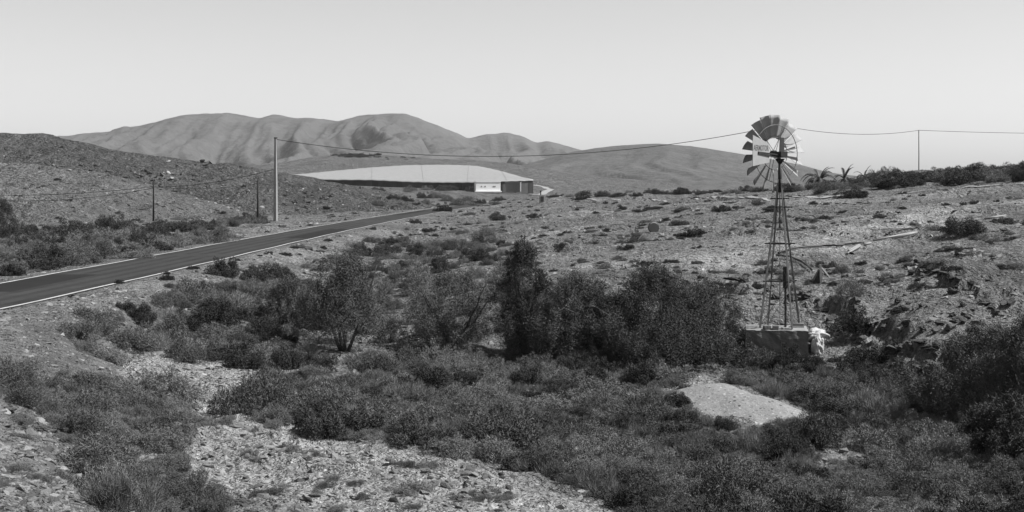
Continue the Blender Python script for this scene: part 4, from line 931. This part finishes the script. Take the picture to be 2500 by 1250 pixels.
wire(W1b + Vector((0, 0, .05)), Vector(((-330 - 1250) / F * 190, 190, -(452 - HZ) / F * 190)), 1.25, 'upper wire leaving the spur pole past the left hill', .03)
wire(W1b + Vector((0, 0, -.15)), Vector(((-330 - 1250) / F * 188, 188, -(440 - HZ) / F * 188)), 2.2, 'lower slack wire leaving the spur pole past the left hill', .03)
wire(W1b, W2 + Vector((0, 0, -.4)), .45, 'faint wire between the two thin dark poles', .018)
wire(W2 + Vector((0, 0, -.3)), W3 + Vector((0, 0, -.2)), .9, 'faint wire from the thin pole to the braced pole', .022)
p = at(1324, 495, 200); k = pxm(p.y); mtr = empty('meter_pillar', p, .2); tag(mtr, 'concrete meter pillar with a dark door beside the far road', 'meter box')
MB().box((0, 0, 10 / k - .2), (12 / k, 11 / k, 20 / k)).build('pillar', M_cpole, mtr); MB().box((-1.2 / k, -5.7 / k, 9 / k), (7 / k, .05, 13 / k)).build('door', M_dark, mtr); MB().tube([(-4 / k, 0, 18 / k), (-4 / k, 0, 29 / k)], 1.3 / k, 8).tube([(-4 / k, 0, 27 / k), (-4 / k, 0, 29.5 / k)], 2.2 / k, 8).build('pipe', M_pole, mtr)
# small white box among the ridge bushes
p = at(2322, 446); o = MB().box((0, 0, .5), (.5, .4, 1.1)).build('post_box', M_conc); o.location = p; tag(o, 'small pale pillar among the ridge bushes', 'pillar')

# ------------------------------------------------------------------ covered field (shade-net house), gatehouse, shed, tank
hedge = [(rng.uniform(870, 1180), rng.uniform(463, 470), rng.uniform(16, 40), 'spiny' if rng.random() < .6 else 'dark', rng.uniform(.7, 1.1)) for _ in range(18)]
for a, b, wd, k_, tl in hedge:
    q = at(a, b, 380); place_shrub('shrub', q.x, q.y, wd / 2 / pxm(q.y), k_, tl, 'bush growing against the foot of the dark net wall', 'bushes along the net wall')
def far(px_, py_, d): return Vector(((px_ - 1250) / F * d, d, -(py_ - HZ) / F * d))
front = [(712,427,640),(785,438.5,575),(900,438.5,566),(1000,443.5,556),(1080,445,550),(1160,444.5,545),(1230,441.5,550),(1302,439.5,560)]
back = [(712,427,642),(800,418,690),(900,408.5,735),(990,402.5,760),(1080,401.5,770),(1165,404.5,755),(1215,415,690),(1302,439.3,562)]
nf = 48
fr_ = np.array([far(*q)[:] for q in front]); bk_ = np.array([far(*q)[:] for q in back])
tt = np.linspace(0, 1, nf); ti = np.linspace(0, 1, len(front)); Fp = np.stack([np.interp(tt, ti, fr_[:, k]) for k in range(3)], 1); Bp = np.stack([np.interp(tt, ti, bk_[:, k]) for k in range(3)], 1)
for A_ in (Fp, Bp):
    for _ in range(2): A_[1:-1] = .25 * A_[:-2] + .5 * A_[1:-1] + .25 * A_[2:]
nr = 22; V_ = []
for i in range(nr):
    f_ = i / (nr - 1); row = Fp * (1 - f_) + Bp * f_; row[:, 2] += .35 * np.sin(np.pi * f_) * 1.0 - .12 * np.abs(np.sin(np.arange(nf) * 1.57)) ; V_.append(row)
V_ = np.concatenate(V_); idx = np.arange(nr * nf).reshape(nr, nf)
nh = empty('shade_net_house', Vector((fr_[5][0], fr_[5][1], gz(fr_[5][0], fr_[5][1])))); tag(nh, 'huge low field covered with pale netting and dark net walls', 'net house'); off = np.array(nh.location)
me = raw_mesh('net_roof', V_ - off, np.stack([idx[:-1, :-1].ravel(), idx[:-1, 1:].ravel(), idx[1:, 1:].ravel(), idx[1:, :-1].ravel()], 1), True); o = link('net_roof', me, M_net, nh); sm_ = o.modifiers.new('thick', 'SOLIDIFY'); sm_.thickness = .3; sm_.offset = -1
for i in range(7, nf - 1):
    a, c = Fp[i], Fp[i + 1]
    if i % 3 == 0: pass
    za, zc = gz(a[0], a[1]) - .6, gz(c[0], c[1]) - .6
    za = min(za, a[2] - 25.0 / F * a[1]); zc = min(zc, c[2] - 25.0 / F * c[1])
    ins = .6 + .02 * (i % 2)
    mb = MB(); mb.add([(a[0], a[1] + ins, za), (c[0], c[1] + ins, zc), (c[0], c[1] + ins, c[2] - .15), (a[0], a[1] + ins, a[2] - .15)] + [(a[0], a[1] + ins + .12, za), (c[0], c[1] + ins + .12, zc), (c[0], c[1] + ins + .12, c[2] - .15), (a[0], a[1] + ins + .12, a[2] - .15)], [(0, 1, 2, 3), (7, 6, 5, 4), (0, 4, 5, 1), (1, 5, 6, 2), (2, 6, 7, 3), (3, 7, 4, 0)])
    o = mb.build('net_wall', M_netwall, nh); o.data.transform(Matrix.Translation(-nh.location))
    if i % 3 == 1: q = MB().tube([(a[0], a[1] + .35, za), (a[0], a[1] + .35, a[2] - .3)], .1, 6).build('support_post', M_dark, nh); q.data.transform(Matrix.Translation(-nh.location))
for i in range(5, nf - 2, 9):
    pts = [Vector(V_[j * nf + i] - off) + Vector((0, 0, .08)) for j in range(nr)]; MB().tube(pts, .05, 4).build('roof_cable', M_conc, nh)
e = Fp[-1]; e2 = far(1302, 441, 575); za = gz(e[0], e[1]) - 1
gate = far(1192, 466, 536); kk = pxm(536)
gh = empty('gatehouse', gate, math.radians(10)); tag(gh, 'plain white flat-roofed gatehouse in front of the net walls', 'building')
W_, D_, H_ = 61 / kk, 4.0, 21.5 / kk
MB().box((0, D_ / 2, H_ / 2 - .4), (W_, D_, H_ + .8)).build('wall', M_white, gh); MB().box((0, D_ / 2, H_ + .1), (W_ + .3, D_ + .3, .22)).build('roof', M_white, gh); MB().box((0, -.3, -.25), (W_ + .8, .9, .4)).build('plinth', M_white, gh)
for xx in (-2.6, -1.2, 2.0, 2.6): MB().box((xx, -.02, H_ * .5), (.45, .12, .45)).build('vent', M_conc, gh)
sh = empty('shed', far(1252, 465, 540), math.radians(-6)); tag(sh, 'small dark-fronted shed beside the white gatehouse', 'building'); w3 = 36 / kk; h3 = 20 / kk
MB().box((0, 2, h3 / 2 - .3), (w3, 4, h3 + .6)).build('wall', M_shed, sh); MB().box((0, 1.9, h3 + .08), (w3 + .5, 4.6, .2)).build('roof', M_conc, sh); MB().box((w3 / 2 + .1, .2, h3 / 2 - .2), (.3, .6, h3 + .2)).build('pillar', M_white, sh)
for xx in (-1.3, .2, 1.6): MB().box((xx, -.03, h3 * .45), (1.1, .1, h3 * .7)).build('panel', M_concdark, sh)
p = at(897, 377, 600); tk = empty('water_tank', p); tag(tk, 'round pale water tank on the mound above the covered field', 'tank'); MB().tube([(0, 0, -.5), (0, 0, 2.0)], 2.4, 20).build('tank_wall', M_white, tk, False); MB().tube([(0, 0, 2.0), (0, 0, 2.4)], [2.5, .6], 20).build('lid', M_conc, tk)
mnd = [(rng.uniform(815, 930), rng.uniform(379, 385), rng.uniform(12, 26), 'dark', .6) for _ in range(30)] + [(rng.uniform(940, 1040), rng.uniform(383, 390), rng.uniform(8, 14), 'dark', .5) for _ in range(8)]
for a, b, wd, k_, tl in mnd:
    q = at(a, b, 600); place_shrub('shrub', q.x, q.y, wd / 2 / pxm(q.y), k_, tl, 'dark bush on the mound above the covered field', 'bushes on the mound')

# ------------------------------------------------------------------ air
hz = MB().box((0, 1900, 90), (7000, 5000, 300)).build('haze', None)
hm = bpy.data.materials.new('haze'); hm.use_nodes = True; hm.node_tree.nodes.clear(); vo = hm.node_tree.nodes.new('ShaderNodeVolumePrincipled'); vout = hm.node_tree.nodes.new('ShaderNodeOutputMaterial')
vo.inputs['Color'].default_value = (.95, .95, .95, 1); vo.inputs['Density'].default_value = .00005; vo.inputs['Anisotropy'].default_value = .2
hm.node_tree.links.new(vo.outputs[0], vout.inputs['Volume']); hz.data.materials.append(hm); tag(hz, 'thin dry haze over the far hills', 'haze', kind='stuff')
